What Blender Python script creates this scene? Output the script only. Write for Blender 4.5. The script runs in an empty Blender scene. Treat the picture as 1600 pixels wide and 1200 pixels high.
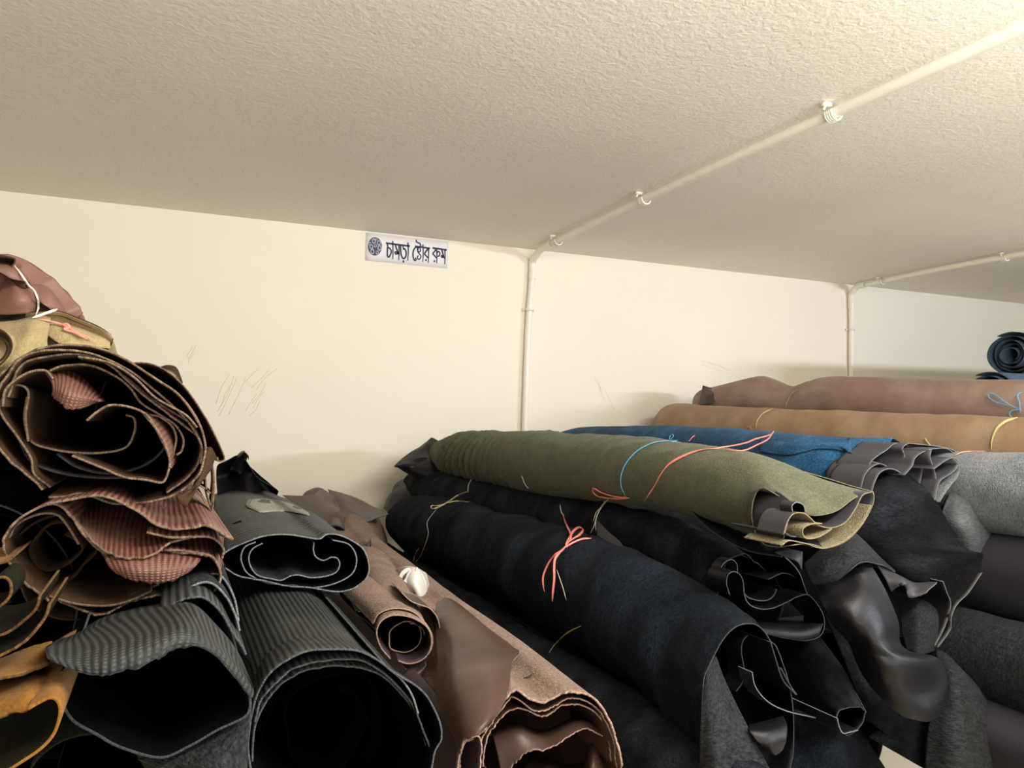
import bpy, math, random
import numpy as np
from mathutils import Vector, Matrix
from mathutils.bvhtree import BVHTree

sc = bpy.context.scene
COL = sc.collection
F = 1100.0
# ---------------------------------------------------------------- camera
VN = Vector((266-800, -(655-600), -F)).normalized()
_hx = (-F*F+800*(266-800)+302*55)/((266-800)+.1105*55)
VH = Vector((_hx-800, -(298+.1105*_hx-600), -F)).normalized()
VU = VH.cross(VN).normalized()
VH = VN.cross(VU).normalized()
# rows: world X = VH, world Y = VN, world Z = VU expressed in camera axes
ROT = Matrix((VH, VN, VU))
if ROT.determinant() < 0:
    raise RuntimeError('bad frame')
cd = bpy.data.cameras.new('camera')
cam = bpy.data.objects.new('camera', cd)
COL.objects.link(cam)
cam.matrix_world = ROT.to_4x4()
cd.sensor_width = 36
cd.lens = F/1600*36
cd.clip_start = .01
sc.camera = cam
# ---------------------------------------------------------------- world, lights, exposure
D = 2.5                       # camera to back wall
w = bpy.data.worlds.new('world'); sc.world = w; w.use_nodes = True
w.node_tree.nodes['Background'].inputs[0].default_value = (.80, .86, 1, 1)
w.node_tree.nodes['Background'].inputs[1].default_value = .03
sc.view_settings.view_transform = 'Standard'
sc.view_settings.look = 'None'
sc.view_settings.exposure = 0
sc.view_settings.gamma = 1
def area(name, loc, target, sx, sy, power, col):
    l = bpy.data.lights.new(name, 'AREA'); l.shape = 'RECTANGLE'; l.size = sx; l.size_y = sy
    l.energy = power; l.color = col
    o = bpy.data.objects.new(name, l); COL.objects.link(o)
    o.location = loc
    o.rotation_euler = (Vector(target)-Vector(loc)).to_track_quat('-Z', 'Y').to_euler()
    return o
area('tube_lamp_warm', (.95, .0, .58), (.35, 1.7, -.25), 1.4, .14, 26, (1, .965, .91))
area('ceiling_fill', (.45, -.95, -.12), (.4, -.45, .67), 2.6, 1.1, 44, (1, .965, .93))  # added fill aimed upward to brighten the ceiling, stands for no fixture
area('tube_lamp_cool', (3.6, -.9, .45), (2.6, 1.6, -.2), 1.2, .10, 60, (.78, .87, 1))

# ---------------------------------------------------------------- geometry helpers
RI = ROT
def ray(px, py):
    return RI @ Vector(((px-800)/F, -(py-600)/F, -1.0))
def W(px, py, y):
    r = ray(px, py)
    return np.array(r*(y/r.y))
def onz(px, py, z):
    r = ray(px, py); return np.array(r*(z/r.z))
def depth(px, y):
    return y/ray(px, 650).y
ZC = float(W(266, 298+.1105*266, D)[2])       # ceiling height over the camera
ZF = -1.05                                    # floor

def crv(pts, n):
    """Catmull-Rom through pts, resampled to n points by arc length"""
    P = np.array(pts, float)
    if len(P) == 2:
        t = np.linspace(0, 1, n)[:, None]; return P[0]*(1-t)+P[1]*t
    A = np.vstack([2*P[0]-P[1], P, 2*P[-1]-P[-2]])
    out = []
    for i in range(len(P)-1):
        p0, p1, p2, p3 = A[i:i+4]
        t = np.linspace(0, 1, 24, endpoint=False)[:, None]
        out.append(.5*((2*p1)+(-p0+p2)*t+(2*p0-5*p1+4*p2-p3)*t*t+(-p0+3*p1-3*p2+p3)*t**3))
    out.append(P[-1:]); Q = np.vstack(out)
    d = np.r_[0, np.cumsum(np.linalg.norm(np.diff(Q, axis=0), axis=1))]
    s = np.linspace(0, d[-1], n)
    return np.stack([np.interp(s, d, Q[:, k]) for k in range(3)], 1)

def evalk(K, v):
    """K (k,nu,3) keys; v (nv,nu) in [0,1] -> (nv,nu,3)"""
    k, nu, _ = K.shape
    if k == 2:
        return K[0][None]*(1-v[..., None])+K[1][None]*v[..., None]
    dd = np.array([0]+[np.mean(np.linalg.norm(K[i+1]-K[i], axis=1)) for i in range(k-1)])
    kn = np.cumsum(dd)/dd.sum()
    T = np.zeros_like(K)
    for i in range(k):
        a, b = max(i-1, 0), min(i+1, k-1)
        T[i] = (K[b]-K[a])/(kn[b]-kn[a])
    idx = np.clip(np.searchsorted(kn, v, side='right')-1, 0, k-2)
    h = kn[idx+1]-kn[idx]; t = ((v-kn[idx])/h)[..., None]; h = h[..., None]
    j = np.broadcast_to(np.arange(nu), v.shape)
    p0, p1, m0, m1 = K[idx, j], K[idx+1, j], T[idx, j], T[idx+1, j]
    return (2*t**3-3*t**2+1)*p0+(t**3-2*t**2+t)*h*m0+(-2*t**3+3*t**2)*p1+(t**3-t**2)*h*m1

def _h(i, j, s):
    n = (i.astype(np.int64)*374761393+j.astype(np.int64)*668265263+s*1274126177) & 0xffffffff
    n = ((n ^ (n >> 13))*1274126177) & 0xffffffff
    return ((n ^ (n >> 16)) & 0xffff)/32767.5-1
def noise2(x, y, s=0):
    xi, yi = np.floor(x), np.floor(y); fx, fy = x-xi, y-yi
    fx, fy = fx*fx*(3-2*fx), fy*fy*(3-2*fy)
    a, b, c, d = _h(xi, yi, s), _h(xi+1, yi, s), _h(xi, yi+1, s), _h(xi+1, yi+1, s)
    return (a*(1-fx)+b*fx)*(1-fy)+(c*(1-fx)+d*fx)*fy
SEED = [7]
def seed():
    SEED[0] += 13; return SEED[0]

POLYV, POLYF = [], []          # everything built so far, for laying string and paper on it
def remember(V, Fc):
    o = len(POLYV); POLYV.extend([tuple(map(float, v)) for v in V]); POLYF.extend([tuple(i+o for i in f) for f in Fc])

def mkmesh(name, V, Fc, mats, parent=None, uv=None, solid=0, edge_mat=False, smooth=True, cast=True):
    org = np.array(parent.location) if parent is not None else np.zeros(3)
    me = bpy.data.meshes.new(name)
    me.from_pydata([tuple(v-org) for v in V], [], [tuple(int(i) for i in f) for f in Fc])
    if uv is not None:
        ul = me.uv_layers.new(name='UVMap')
        li = np.zeros(len(me.loops), dtype=np.int32); me.loops.foreach_get('vertex_index', li)
        ul.data.foreach_set('uv', np.asarray(uv, dtype=np.float32)[li].ravel())
    for m in mats: me.materials.append(m)
    if smooth: me.polygons.foreach_set('use_smooth', [True]*len(me.polygons))
    o = bpy.data.objects.new(name, me); COL.objects.link(o)
    if parent is not None: o.parent = parent
    if solid:
        md = o.modifiers.new('thickness', 'SOLIDIFY'); md.thickness = abs(solid); md.offset = -1
        md.use_rim = True
        if len(mats) > 1: md.material_offset = 1
        if len(mats) > 2: md.material_offset_rim = 2
    if cast: remember(V, Fc)
    return o

def grid(name, K, mats, parent, nu=90, nv=50, amp=.0, ws=None, t0=None, t1=None, rag=.0,
         th=.0014, flip=False, uvs=1.0, dense=1.0, fine=0, fold=None, cast=True):
    """a hide: lofted through key curves K (list of (n,3) lists), given thickness.
    amp = soft unevenness (m), fold = list of (strength, freq_u, freq_v), rag = ragged end cut (m)"""
    nu = int(nu); nv = int(nv)
    K = np.stack([crv(k, nu) for k in K])
    s = seed()
    v = np.linspace(0, 1, nv)[:, None]*np.ones((1, nu))
    a = np.zeros(nu) if t0 is None else np.interp(np.linspace(0, 1, nu), *zip(*t0))
    b = np.ones(nu) if t1 is None else np.interp(np.linspace(0, 1, nu), *zip(*t1))
    L = np.mean(np.sum(np.linalg.norm(np.diff(K, axis=0), axis=2), axis=0))
    arc = np.r_[0, np.cumsum(np.linalg.norm(np.diff(K[0], axis=0), axis=1))]
    if rag:
        zz = np.zeros(nu)
        a = a+rag/L*(.6*noise2(arc*120, zz, s)+.4*noise2(arc*420, zz, s+1)+.8*noise2(arc*18, zz, s+2)+.6)
        b = b-rag/L*(.6*noise2(arc*120, zz+5, s)+.4*noise2(arc*420, zz+5, s+1)+.8*noise2(arc*18, zz+3, s+2)+.6)
    v = a[None]+(b-a)[None]*v
    G = evalk(K, v)
    # arc lengths for UV and noise
    vm = v*L; um = np.broadcast_to(arc, v.shape)
    du = np.gradient(G, axis=1); dv = np.gradient(G, axis=0)
    N = np.cross(du, dv); N /= np.linalg.norm(N, axis=2)[..., None]+1e-9
    if flip: N = -N
    disp = amp*(.65*noise2(um*14, vm*9, s)+.35*noise2(um*34, vm*22, s+3))
    if fold:
        for (st, fu, fv, sk, *rg) in fold:
            ph = um*fu+vm*fv+sk*noise2(um*9, vm*7, s+9)
            m = np.clip(.45+.9*noise2(um*8, vm*5, s+11), 0, 1)
            r = 1-np.abs(((ph) % 1)*2-1)
            if rg:
                e = np.clip(np.minimum((v-rg[0])/.06, (rg[1]-v)/.08), 0, 1); m = m*e*e*(3-2*e)
            disp = disp+st*m*(r**2-.3)
    G = G+N*disp[..., None]
    V = G.reshape(-1, 3)
    ii = np.arange(nv-1)[:, None]*nu+np.arange(nu-1)[None]
    q = np.stack([ii, ii+1, ii+nu+1, ii+nu], -1).reshape(-1, 4)
    if flip: q = q[:, ::-1]
    UV = np.stack([um.ravel()*uvs, vm.ravel()*uvs], 1)
    return mkmesh(name, V, q, mats, parent, UV, th, cast=cast)

def tr(pts, y):
    """traced curve in the plane across the roll at distance y"""
    return [W(p[0], p[1], y+(p[2] if len(p) > 2 else 0)) for p in pts]
def extr(name, pts, y0, y1, mats, parent, back=None, taper=1.0, mids=None, nu=None, nv=26, close=False, **kw):
    """front edge traced at y0, sheet runs back parallel to the wall normal to y1.
    back=(px,py) where the centre of the curve ends up"""
    A = np.array(tr(pts, y0)); c = A.mean(0)
    def key(y, px, py, s):
        cc = W(px, py, y); B = cc+s*(A-c); B[:, 1] = y+(A[:, 1]-A[:, 1].mean())*.3; return B
    K = [A]
    if mids: K += [key(*m) for m in mids]
    elif back: K.append(key(y1, back[0], back[1], taper))
    else:
        B = c+(A-c)*taper; B[:, 1] = y1+(A[:, 1]-A[:, 1].mean())*.3; K.append(B)
    if close:
        E = K[-1]; ce = E.mean(0); E2 = ce+(E-ce)*.004; E2[:, 1] = E[:, 1].max()+.03; K.append(E2)
    return grid(name, K, mats, parent, nu or max(40, len(pts)*9), nv, **kw)

def stations(st, yb, yf):
    """plan line from first to last station; returns [(P, r)] """
    a = W(st[0][0], 650, yb); b = W(st[-1][0], 650, yf)
    out = []
    for (px, py, r) in st:
        d = ray(px, 650); # intersection of plan ray with plan line
        ex, ey = b[0]-a[0], b[1]-a[1]
        # a+t e = s d
        den = ex*d.y-ey*d.x
        t = (a[1]*d.x-a[0]*d.y)/den
        y = a[1]+t*ey
        P = W(px, py, y); dep = y/ray(px, py).y
        out.append((P, r*dep/F if r > 1 else r))
    return out
def ring(P, r, n=48, a0=60, a1=420, sx=1.0, wob=0, s=0):
    a = np.radians(np.linspace(a0, a1, n))
    k = 1+wob*noise2(np.cos(a)*1.3+7, np.sin(a)*1.3+7, s)
    return np.stack([P[0]+r*sx*k*np.cos(a), np.full(n, P[1]), P[2]+r*k*np.sin(a)], 1)
def body(name, st, yb, yf, mats, parent, a0=60, a1=420, sx=1.0, wob=.06, front=None, nu=110, nv=110, **kw):
    S = stations(st, yb, yf) if yf is not None else [(np.array(q[:3]), q[3]) for q in st]
    s = seed()
    K = [ring(P, r, 48, a0, a1, sx, wob, s+int(i/3)) for i, (P, r) in enumerate(S)]
    if front is not None:
        K.append(np.array(front))
    return grid(name, K, mats, parent, nu, nv, flip=kw.pop('flip', False), **kw)
def spiral(name, P, r0, r1, turns, y0, y1, mats, parent, sx=1., sz=1., a0=0, wob=.12, nu=None, **kw):
    n = int(40*turns); a = np.radians(a0)+np.linspace(0, 2*math.pi*turns, n); s = seed()
    r = np.linspace(r0, r1, n)*(1+wob*noise2(np.cos(a)*1.4+a*.15, np.sin(a)*1.4, s))
    A = np.stack([P[0]+r*sx*np.cos(a), np.full(n, y0), P[2]+r*sz*np.sin(a)], 1)
    B = A.copy(); B[:, 1] = y1
    return grid(name, [A, B], mats, parent, nu or n*2, 10, **kw)
def drape(name, rows, mats, parent, nu=60, nv=60, **kw):
    """rows of (px,py,y): a hanging hide"""
    return grid(name, [[W(*p) for p in r] for r in rows], mats, parent, nu, nv, **kw)

def tube(name, pts, r, mat, parent, sides=8, flat=1.0, n=None, taper=True, caps=True, up=None, cast=False, smoothp=True):
    n = n or max(8, len(pts)*8)
    P = crv(pts, n) if smoothp else np.array(pts, float); n = len(P)
    T = np.gradient(P, axis=0); T /= np.linalg.norm(T, axis=1)[:, None]+1e-12
    ref = np.array(up if up is not None else (0.3, -.8, .5)); V = []
    for i in range(n):
        x = np.cross(T[i], ref); x /= np.linalg.norm(x)+1e-12; z = np.cross(x, T[i])
        for k in range(sides):
            a = 2*math.pi*k/sides
            rr = r[i] if hasattr(r, '__len__') else r
            V.append(P[i]+rr*(math.cos(a)*x+flat*math.sin(a)*z))
    Fc = [(i*sides+k, i*sides+(k+1) % sides, (i+1)*sides+(k+1) % sides, (i+1)*sides+k) for i in range(n-1) for k in range(sides)]
    Fc += [tuple(range(sides))[::-1], tuple((n-1)*sides+k for k in range(sides))]
    return (V, Fc) if name is None else mkmesh(name, np.array(V), Fc, [mat], parent, cast=cast)
def join(name, parts, mat, parent, **kw):
    V, Fc = [], []
    for v, f in parts:
        o = len(V); V.extend(v); Fc.extend([tuple(i+o for i in q) for q in f])
    return mkmesh(name, np.array(V), Fc, mat if isinstance(mat, list) else [mat], parent, **kw)
def box(c, s, R=None):
    V = [np.array((x*s[0]/2, y*s[1]/2, z*s[2]/2)) for x in (-1, 1) for y in (-1, 1) for z in (-1, 1)]
    V = [(np.array(R @ Vector(v)) if R is not None else v)+np.array(c) for v in V]
    return V, [(0, 1, 3, 2), (4, 6, 7, 5), (0, 4, 5, 1), (2, 3, 7, 6), (0, 2, 6, 4), (1, 5, 7, 3)]

# ---------------------------------------------------------------- materials
def lin(c):
    c = [int(c[i:i+2], 16)/255 for i in (0, 2, 4)]
    return tuple((x/12.92 if x <= .04045 else ((x+.055)/1.055)**2.4) for x in c)+(1,)
def material(name, base, rough=.8, var=.25, vscale=30, bump=.3, bscale=400, sheen=0, spec=.5, rib=None,
             alt=None, altscale=9, ribcol=None, coords='uv', big=None, grain=0, gscale=380):
    m = bpy.data.materials.new(name); m.use_nodes = True; dist = .003 if grain >= .3 else .001
    nt = m.node_tree; N = nt.nodes; L = nt.links; b = N['Principled BSDF']
    b.inputs['Roughness'].default_value = rough
    b.inputs['Specular IOR Level'].default_value = spec
    if sheen:
        b.inputs['Sheen Weight'].default_value = sheen; b.inputs['Sheen Roughness'].default_value = .5
        b.inputs['Sheen Tint'].default_value = tuple(.5+.5*x for x in lin(base)[:3])+(1,)
    tc = N.new('ShaderNodeTexCoord')
    src = tc.outputs['UV'] if coords == 'uv' else tc.outputs['Object']
    c = lin(base)
    n1 = N.new('ShaderNodeTexNoise'); n1.inputs['Scale'].default_value = vscale; n1.inputs['Detail'].default_value = 6
    L.new(src, n1.inputs['Vector'])
    rp = N.new('ShaderNodeValToRGB'); L.new(n1.outputs['Fac'], rp.inputs[0])
    rp.color_ramp.elements[0].position = .3; rp.color_ramp.elements[1].position = .7
    rp.color_ramp.elements[0].color = tuple(x*(1-var) for x in c[:3])+(1,)
    rp.color_ramp.elements[1].color = tuple(min(1, x*(1+var)) for x in c[:3])+(1,)
    col = rp.outputs[0]
    if alt:
        n2 = N.new('ShaderNodeTexNoise'); n2.inputs['Scale'].default_value = altscale; n2.inputs['Detail'].default_value = 4
        L.new(src, n2.inputs['Vector'])
        r2 = N.new('ShaderNodeValToRGB'); r2.color_ramp.elements[0].position = .45; r2.color_ramp.elements[1].position = .62
        L.new(n2.outputs['Fac'], r2.inputs[0])
        mx = N.new('ShaderNodeMixRGB'); L.new(r2.outputs[0], mx.inputs[0]); L.new(col, mx.inputs[1]); mx.inputs[2].default_value = lin(alt)
        col = mx.outputs[0]
    if grain:
        ng = N.new('ShaderNodeTexNoise'); ng.inputs['Scale'].default_value = gscale; ng.inputs['Detail'].default_value = 5
        ng.inputs['Roughness'].default_value = .7; L.new(src, ng.inputs['Vector'])
        mr = N.new('ShaderNodeMapRange'); mr.inputs[1].default_value = .3; mr.inputs[2].default_value = .7
        mr.inputs[3].default_value = 1-grain; mr.inputs[4].default_value = 1+grain; L.new(ng.outputs['Fac'], mr.inputs[0])
        vm = N.new('ShaderNodeVectorMath'); vm.operation = 'SCALE'; L.new(col, vm.inputs[0]); L.new(mr.outputs[0], vm.inputs['Scale'])
        col = vm.outputs[0]
    nb = N.new('ShaderNodeTexNoise'); nb.inputs['Scale'].default_value = bscale; nb.inputs['Detail'].default_value = 3
    L.new(src, nb.inputs['Vector'])
    bm = N.new('ShaderNodeBump'); bm.inputs['Strength'].default_value = bump; bm.inputs['Distance'].default_value = dist
    h = nb.outputs['Fac']
    if rib:
        axis, period, weave = rib
        wv = N.new('ShaderNodeTexWave'); wv.bands_direction = axis
        wv.inputs['Scale'].default_value = (math.pi*2/period)/20; wv.inputs['Distortion'].default_value = .35
        wv.inputs['Detail'].default_value = 1; wv.inputs['Detail Scale'].default_value = 1.0
        L.new(src, wv.inputs['Vector'])
        w2 = N.new('ShaderNodeTexWave'); w2.bands_direction = 'Y' if axis == 'X' else 'X'
        w2.inputs['Scale'].default_value = (math.pi*2/weave)/20; w2.inputs['Distortion'].default_value = .5
        L.new(src, w2.inputs['Vector'])
        ml = N.new('ShaderNodeMath'); ml.operation = 'MULTIPLY'; L.new(wv.outputs['Fac'], ml.inputs[0]); 
        ad = N.new('ShaderNodeMath'); ad.operation = 'MULTIPLY_ADD'; L.new(w2.outputs['Fac'], ad.inputs[0]); ad.inputs[1].default_value = .6; ad.inputs[2].default_value = .4
        L.new(ad.outputs[0], ml.inputs[1])
        m3 = N.new('ShaderNodeMath'); m3.operation = 'MULTIPLY_ADD'; L.new(nb.outputs['Fac'], m3.inputs[0]); m3.inputs[1].default_value = .3
        L.new(ml.outputs[0], m3.inputs[2]); h = m3.outputs[0]; bm.inputs['Distance'].default_value = .0006
        if ribcol:
            mx = N.new('ShaderNodeMixRGB'); L.new(ml.outputs[0], mx.inputs[0]); L.new(col, mx.inputs[1]); mx.inputs[2].default_value = lin(ribcol)
            col = mx.outputs[0]
    L.new(col, b.inputs['Base Color'])
    L.new(h, bm.inputs['Height']); 
    if big:
        nB = N.new('ShaderNodeTexNoise'); nB.inputs['Scale'].default_value = big[0]; nB.inputs['Detail'].default_value = 4
        nB.inputs['Distortion'].default_value = big[2] if len(big) > 2 else 0
        L.new(src, nB.inputs['Vector'])
        b2 = N.new('ShaderNodeBump'); b2.inputs['Strength'].default_value = big[1]; b2.inputs['Distance'].default_value = .004
        L.new(nB.outputs['Fac'], b2.inputs['Height']); L.new(bm.outputs[0], b2.inputs['Normal']); L.new(b2.outputs[0], b.inputs['Normal'])
    else:
        L.new(bm.outputs[0], b.inputs['Normal'])
    return m
M = {}
def mat(name, *a, **k): M[name] = material(name, *a, **k)
mat('wall_plaster', 'F1E8D6', .9, .015, 2, .12, 90, coords='obj', big=(5, .2))
mat('ceiling_plaster', 'F0EADD', .85, .02, 3, .5, 160, coords='obj', big=(75, .30, .6))
mat('floor_tile', 'D8CFB8', .5, .05, 8, .1, 50, coords='obj')
mat('tile_joint', '6B6455', .9, .1, 50, .2, 200, coords='obj')
mat('pvc', 'F1ECDD', .4, .02, 20, .05, 80, coords='obj')
mat('dust_dark', '2A2622', .9, .1, 50, .2, 200, coords='obj')
mat('paper', 'EDE8E8', .8, .02, 40, .1, 100, coords='obj')
mat('ink', '22264A', .6, .25, 60, .0, 100, coords='obj')
mat('emblem_dark', '3A4055', .6, .3, 90, .0, 100, coords='obj')
mat('emblem_light', 'A9AEBE', .6, .2, 90, .0, 100, coords='obj')
mat('suede_olive', '575942', .95, .14, 55, 1, 500, sheen=.2, big=(30, .25), grain=0.4, gscale=260, spec=0.2)
mat('suede_olive_light', '7C7250', .95, .3, 300, 1, 500, sheen=.2, grain=.4)
mat('smooth_grey_brown', '302E32', .5, .08, 20, .15, 600, big=(25, .2), spec=0.25)
mat('smooth_grey', '403E42', .5, .08, 20, .15, 600, big=(25, .2), spec=0.3)
mat('suede_black', '0B0D11', .95, .5, 30, 1, 500, sheen=0.02, alt='202329', altscale=12, big=(45, .8), grain=0.95, gscale=230, spec=0.1)
mat('suede_navy', '0A0E15', .95, .5, 26, 1, 500, sheen=0.02, alt='1A212B', altscale=11, big=(40, .8), grain=0.95, gscale=230, spec=0.1)
mat('smooth_black', '111012', .44, .12, 20, .25, 500, spec=.28, big=(22, .4))
mat('suede_charcoal', '27282A', .95, .3, 60, 1, 500, sheen=0.03, big=(45, .7), grain=0.8, gscale=240, spec=0.12)
mat('suede_grey', '6E7275', .95, .18, 40, 1, 500, sheen=.1, alt='7E8184', altscale=14, big=(40, .4), grain=0.45, gscale=240, spec=0.2)
mat('suede_midgrey', '494B4E', .95, .18, 40, 1, 500, sheen=.05, alt='585B5E', altscale=14, big=(40, .4), grain=.45, gscale=240, spec=.15)
mat('suede_blue', '173F5E', .95, .22, 60, 1, 500, sheen=.1, alt='24567A', altscale=14, big=(35, .4), grain=0.7, gscale=240, spec=0.2)
mat('nubuck_tan', '94775A', .85, .10, 25, .5, 500, sheen=.1, alt='9F866A', altscale=9, big=(20, .3), grain=.1)
mat('nubuck_brown', '8F7468', .85, .08, 25, .5, 500, sheen=.1, alt='9B8478', altscale=9, big=(20, .3), grain=.1)
mat('smooth_brown', '45322A', .42, .12, 12, .15, 500, spec=0.4, alt='523E36', altscale=9, big=(14, .4))
mat('smooth_purple', '3F3233', .45, .1, 12, .15, 500, spec=.5, big=(14, .3))
mat('suede_taupe', '7C6557', .95, .2, 120, 1, 500, sheen=.15, alt='8B7363', altscale=12, big=(30, .35), grain=0.7, gscale=260, spec=0.2)
mat('emboss_maroon', '4A1F1B', .5, .15, 30, 1, 500, rib=('X', .0040, .0016), ribcol='7C584A', alt='6E5346', altscale=13, spec=.4, grain=.25)
mat('backing_brown', '3E2D1F', .95, .2, 120, .8, 700, spec=0.1)
mat('emboss_black', '121617', .55, .15, 40, 1, 600, rib=('X', .0050, .0018), ribcol='40423F', alt='2B2D2B', altscale=10, grain=.4, spec=0.3)
mat('emboss_black_cross', '121414', .6, .15, 40, 1, 600, rib=('Y', .016, .0016), ribcol='505250', alt='222626', altscale=10, grain=.4, spec=0.3)
mat('emboss_patch', '77776A', .6, .1, 40, .8, 600, rib=('X', .0085, .002), ribcol='97988A')
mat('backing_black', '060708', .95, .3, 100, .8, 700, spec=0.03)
mat('rim_pale', '6F5C4A', .95, .3, 500, .8, 900, grain=.5)
mat('rim_grey', '6C7072', .95, .3, 500, .8, 900, grain=.4)
mat('rim_mid', '474B4D', .95, .3, 500, .8, 900, grain=.4)
mat('rim_dark', '34363A', .95, .3, 500, .8, 900, grain=.4)
mat('rim_taupe', '9C8070', .95, .3, 500, .8, 900, grain=.5)
mat('suede_ochre', '7A531E', .95, .2, 60, .9, 500, sheen=.1, alt='886428', altscale=9, grain=.25, spec=0.2)
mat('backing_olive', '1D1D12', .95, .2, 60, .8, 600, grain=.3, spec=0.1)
mat('rim_ochre_shaded', '5A3D16', .95, .3, 400, .8, 700, grain=.4)  # ochre darkened to stand in for light falling off at the lower left
mat('suede_sand', '94845F', .95, .12, 70, .8, 500, sheen=.1, alt='857850', altscale=9, grain=.2, spec=0.2)
mat('leather_chestnut', '6E4C40', .6, .12, 18, .2, 500, alt='62483F', altscale=8)
mat('pencil', 'DCD0B8', .9, .1, 50, .2, 200, coords='obj')
mat('suede_slate', '465C73', .95, .2, 60, .8, 600, sheen=.1, grain=.3)
mat('string_white', 'D8D2C2', .5, .1, 200, .2, 900, coords='obj')
mat('plastic_pink', 'EE8678', .35, .12, 200, .2, 900, coords='obj')
mat('plastic_blue', '62A8CC', .35, .12, 200, .2, 900, coords='obj')
mat('plastic_deep_blue', '2E74B0', .35, .12, 200, .2, 900, coords='obj')
mat('plastic_yellow', 'B5AA70', .4, .12, 200, .2, 900, coords='obj')
mat('plastic_film', 'C4C1BB', .3, .05, 60, .2, 200, coords='obj')

# ---------------------------------------------------------------- naming helpers
def thing(name, label, cat, loc, group=None):
    o = bpy.data.objects.new(name, None); COL.objects.link(o); o.location = [float(x) for x in loc]
    o.empty_display_size = .05
    o['label'] = label; o['category'] = cat
    if group: o['group'] = group
    return o
def tag(o, label, cat, group=None):
    o['label'] = label; o['category'] = cat
    if group: o['group'] = group
    return o
def struct(o): o['kind'] = 'structure'; return o
def plabel(o, s): o['label'] = s; return o

# ================================================================ SETTING
def slab(name, x0, x1, y0, y1, z0, z1, m):
    V, Fc = box(((x0+x1)/2, (y0+y1)/2, (z0+z1)/2), (x1-x0, y1-y0, z1-z0))
    return struct(mkmesh(name, np.array(V), Fc, [m], smooth=False))
XL, XR, YB = -2.4, 6.2, -2.6
slab('wall_back', XL, XR, D, D+.12, ZF, ZC, M['wall_plaster'])
slab('wall_left', XL-.12, XL, YB, D+.12, ZF, ZC, M['wall_plaster'])
slab('wall_right', XR, XR+.12, YB, D+.12, ZF, ZC, M['wall_plaster'])
slab('wall_front', XL, XR, YB-.12, YB, ZF, ZC, M['wall_plaster'])
slab('ceiling', XL-.12, XR+.12, YB-.12, D+.12, ZC, ZC+.12, M['ceiling_plaster'])
slab('floor', XL-.12, XR+.12, YB-.12, D+.12, ZF-.12, ZF, M['floor_tile'])
parts = [box((x, (YB+D)/2, ZF+.0004), (.005, D-YB, .0012)) for x in np.arange(XL+.3, XR, .6)]
parts += [box(((XL+XR)/2, y, ZF+.0004), (XR-XL, .005, .0012)) for y in np.arange(YB+.3, D, .6)]
struct(join('trim_1', parts, M['tile_joint'], None, smooth=False))

# ================================================================ CONDUITS
RP = .0125
def conduit(label, wall_pts, elbow, ceil_pts, wclips, cclips, beyond, ribbed=True):
    wp = [W(px, py, D-RP-.004) for px, py in wall_pts]
    cp = [onz(px, py, ZC-RP-.010) for px, py in ceil_pts]
    t = thing('electrical_conduit', label, 'pipe', wp[-1])
    tube('vertical_pipe', wp, RP, M['pvc'], t, sides=16, n=24, up=(1, 0, 0), cast=True)
    # elbow between
    e0, e1 = wp[0], cp[0]
    mid = np.array((e0[0], D-RP-.006, ZC-RP-.010))
    b = [e0, e0*.45+mid*.55, mid*.6+(e0+e1)/2*.4, e1*.45+mid*.55, e1]
    tube('elbow', [e0-(mid-e0)*.02]+b, RP*1.18, M['pvc'], t, sides=16, n=28, up=(1, 0, 0))
    d = (cp[-1]-cp[-2]); cp.append(cp[-1]+d/np.linalg.norm(d)*beyond)
    tube('ceiling_pipe', cp, RP, M['pvc'], t, sides=16, n=60, up=(1, 0, 0), cast=True)
    # collar
    tube('collar', [wp[0]-np.array((0, 0, .0)), wp[0]+(wp[1]-wp[0])/np.linalg.norm(wp[1]-wp[0])*.03], RP*1.22, M['pvc'], t, sides=16, up=(1, 0, 0))
    for px, py in wclips:
        c = W(px, py, D-RP-.004)
        pr = [tube(None, [c+RP*1.32*np.array((math.cos(a), -math.sin(a), 0)) for a in np.linspace(0, math.pi, 13)], .0032, None, None, sides=6, smoothp=False, up=(0, 0, 1)),]
        V, Fc = pr[0]
        V = [np.array((v[0], v[1], c[2]+(v[2]-c[2])*1.8)) for v in V]
        join('clip', [(V, Fc), box(c+np.array((.019, .010, 0)), (.012, .006, .012)), box(c+np.array((-.019, .010, 0)), (.012, .006, .012))], M['pvc'], t)
    for i, (px, py) in enumerate(cclips):
        c = onz(px, py, ZC-RP-.010)
        # direction of the run here
        dr = cp[-1]-cp[0]; dr /= np.linalg.norm(dr); sd = np.cross(dr, (0, 0, 1.))
        pr = []
        for k in (-.008, -.0027, .0027, .008):
            pr.append(tube(None, [c+dr*k+RP*1.35*(math.cos(a)*sd-math.sin(a)*np.array((0, 0, 1.))) for a in np.linspace(-.15, math.pi+.15, 15)], .0026, None, None, sides=6, smoothp=False, up=tuple(dr)))
        for s in (-1, 1):
            pr.append(box(c+sd*s*.022+np.array((0, 0, .014)), (.02, .016, .007)))
        pr.append(tube(None, [c+sd*.024+np.array((0, 0, .012)), c+sd*.030+np.array((0, 0, .002))], .003, None, None, sides=6, smoothp=False))
        join('clip', pr, M['pvc'], t)
    return t
conduit('white plastic conduit elbowing onto the ceiling above the olive roll', [(832, 425), (826, 500), (822, 600), (820, 665), (818, 760)], None,
        [(862, 380), (1005, 312), (1300, 178), (1600, 42)], [(827, 484)], [(871, 376), (1007, 311), (1302, 177)], .5)
conduit('white plastic conduit elbowing onto the ceiling above the far brown roll', [(1330, 474), (1330, 530), (1330, 600), (1330, 680)], None,
        [(1352, 445), (1450, 424), (1600, 396)], [(1330, 515)], [(1377, 439), (1570, 402)], .5)

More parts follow.
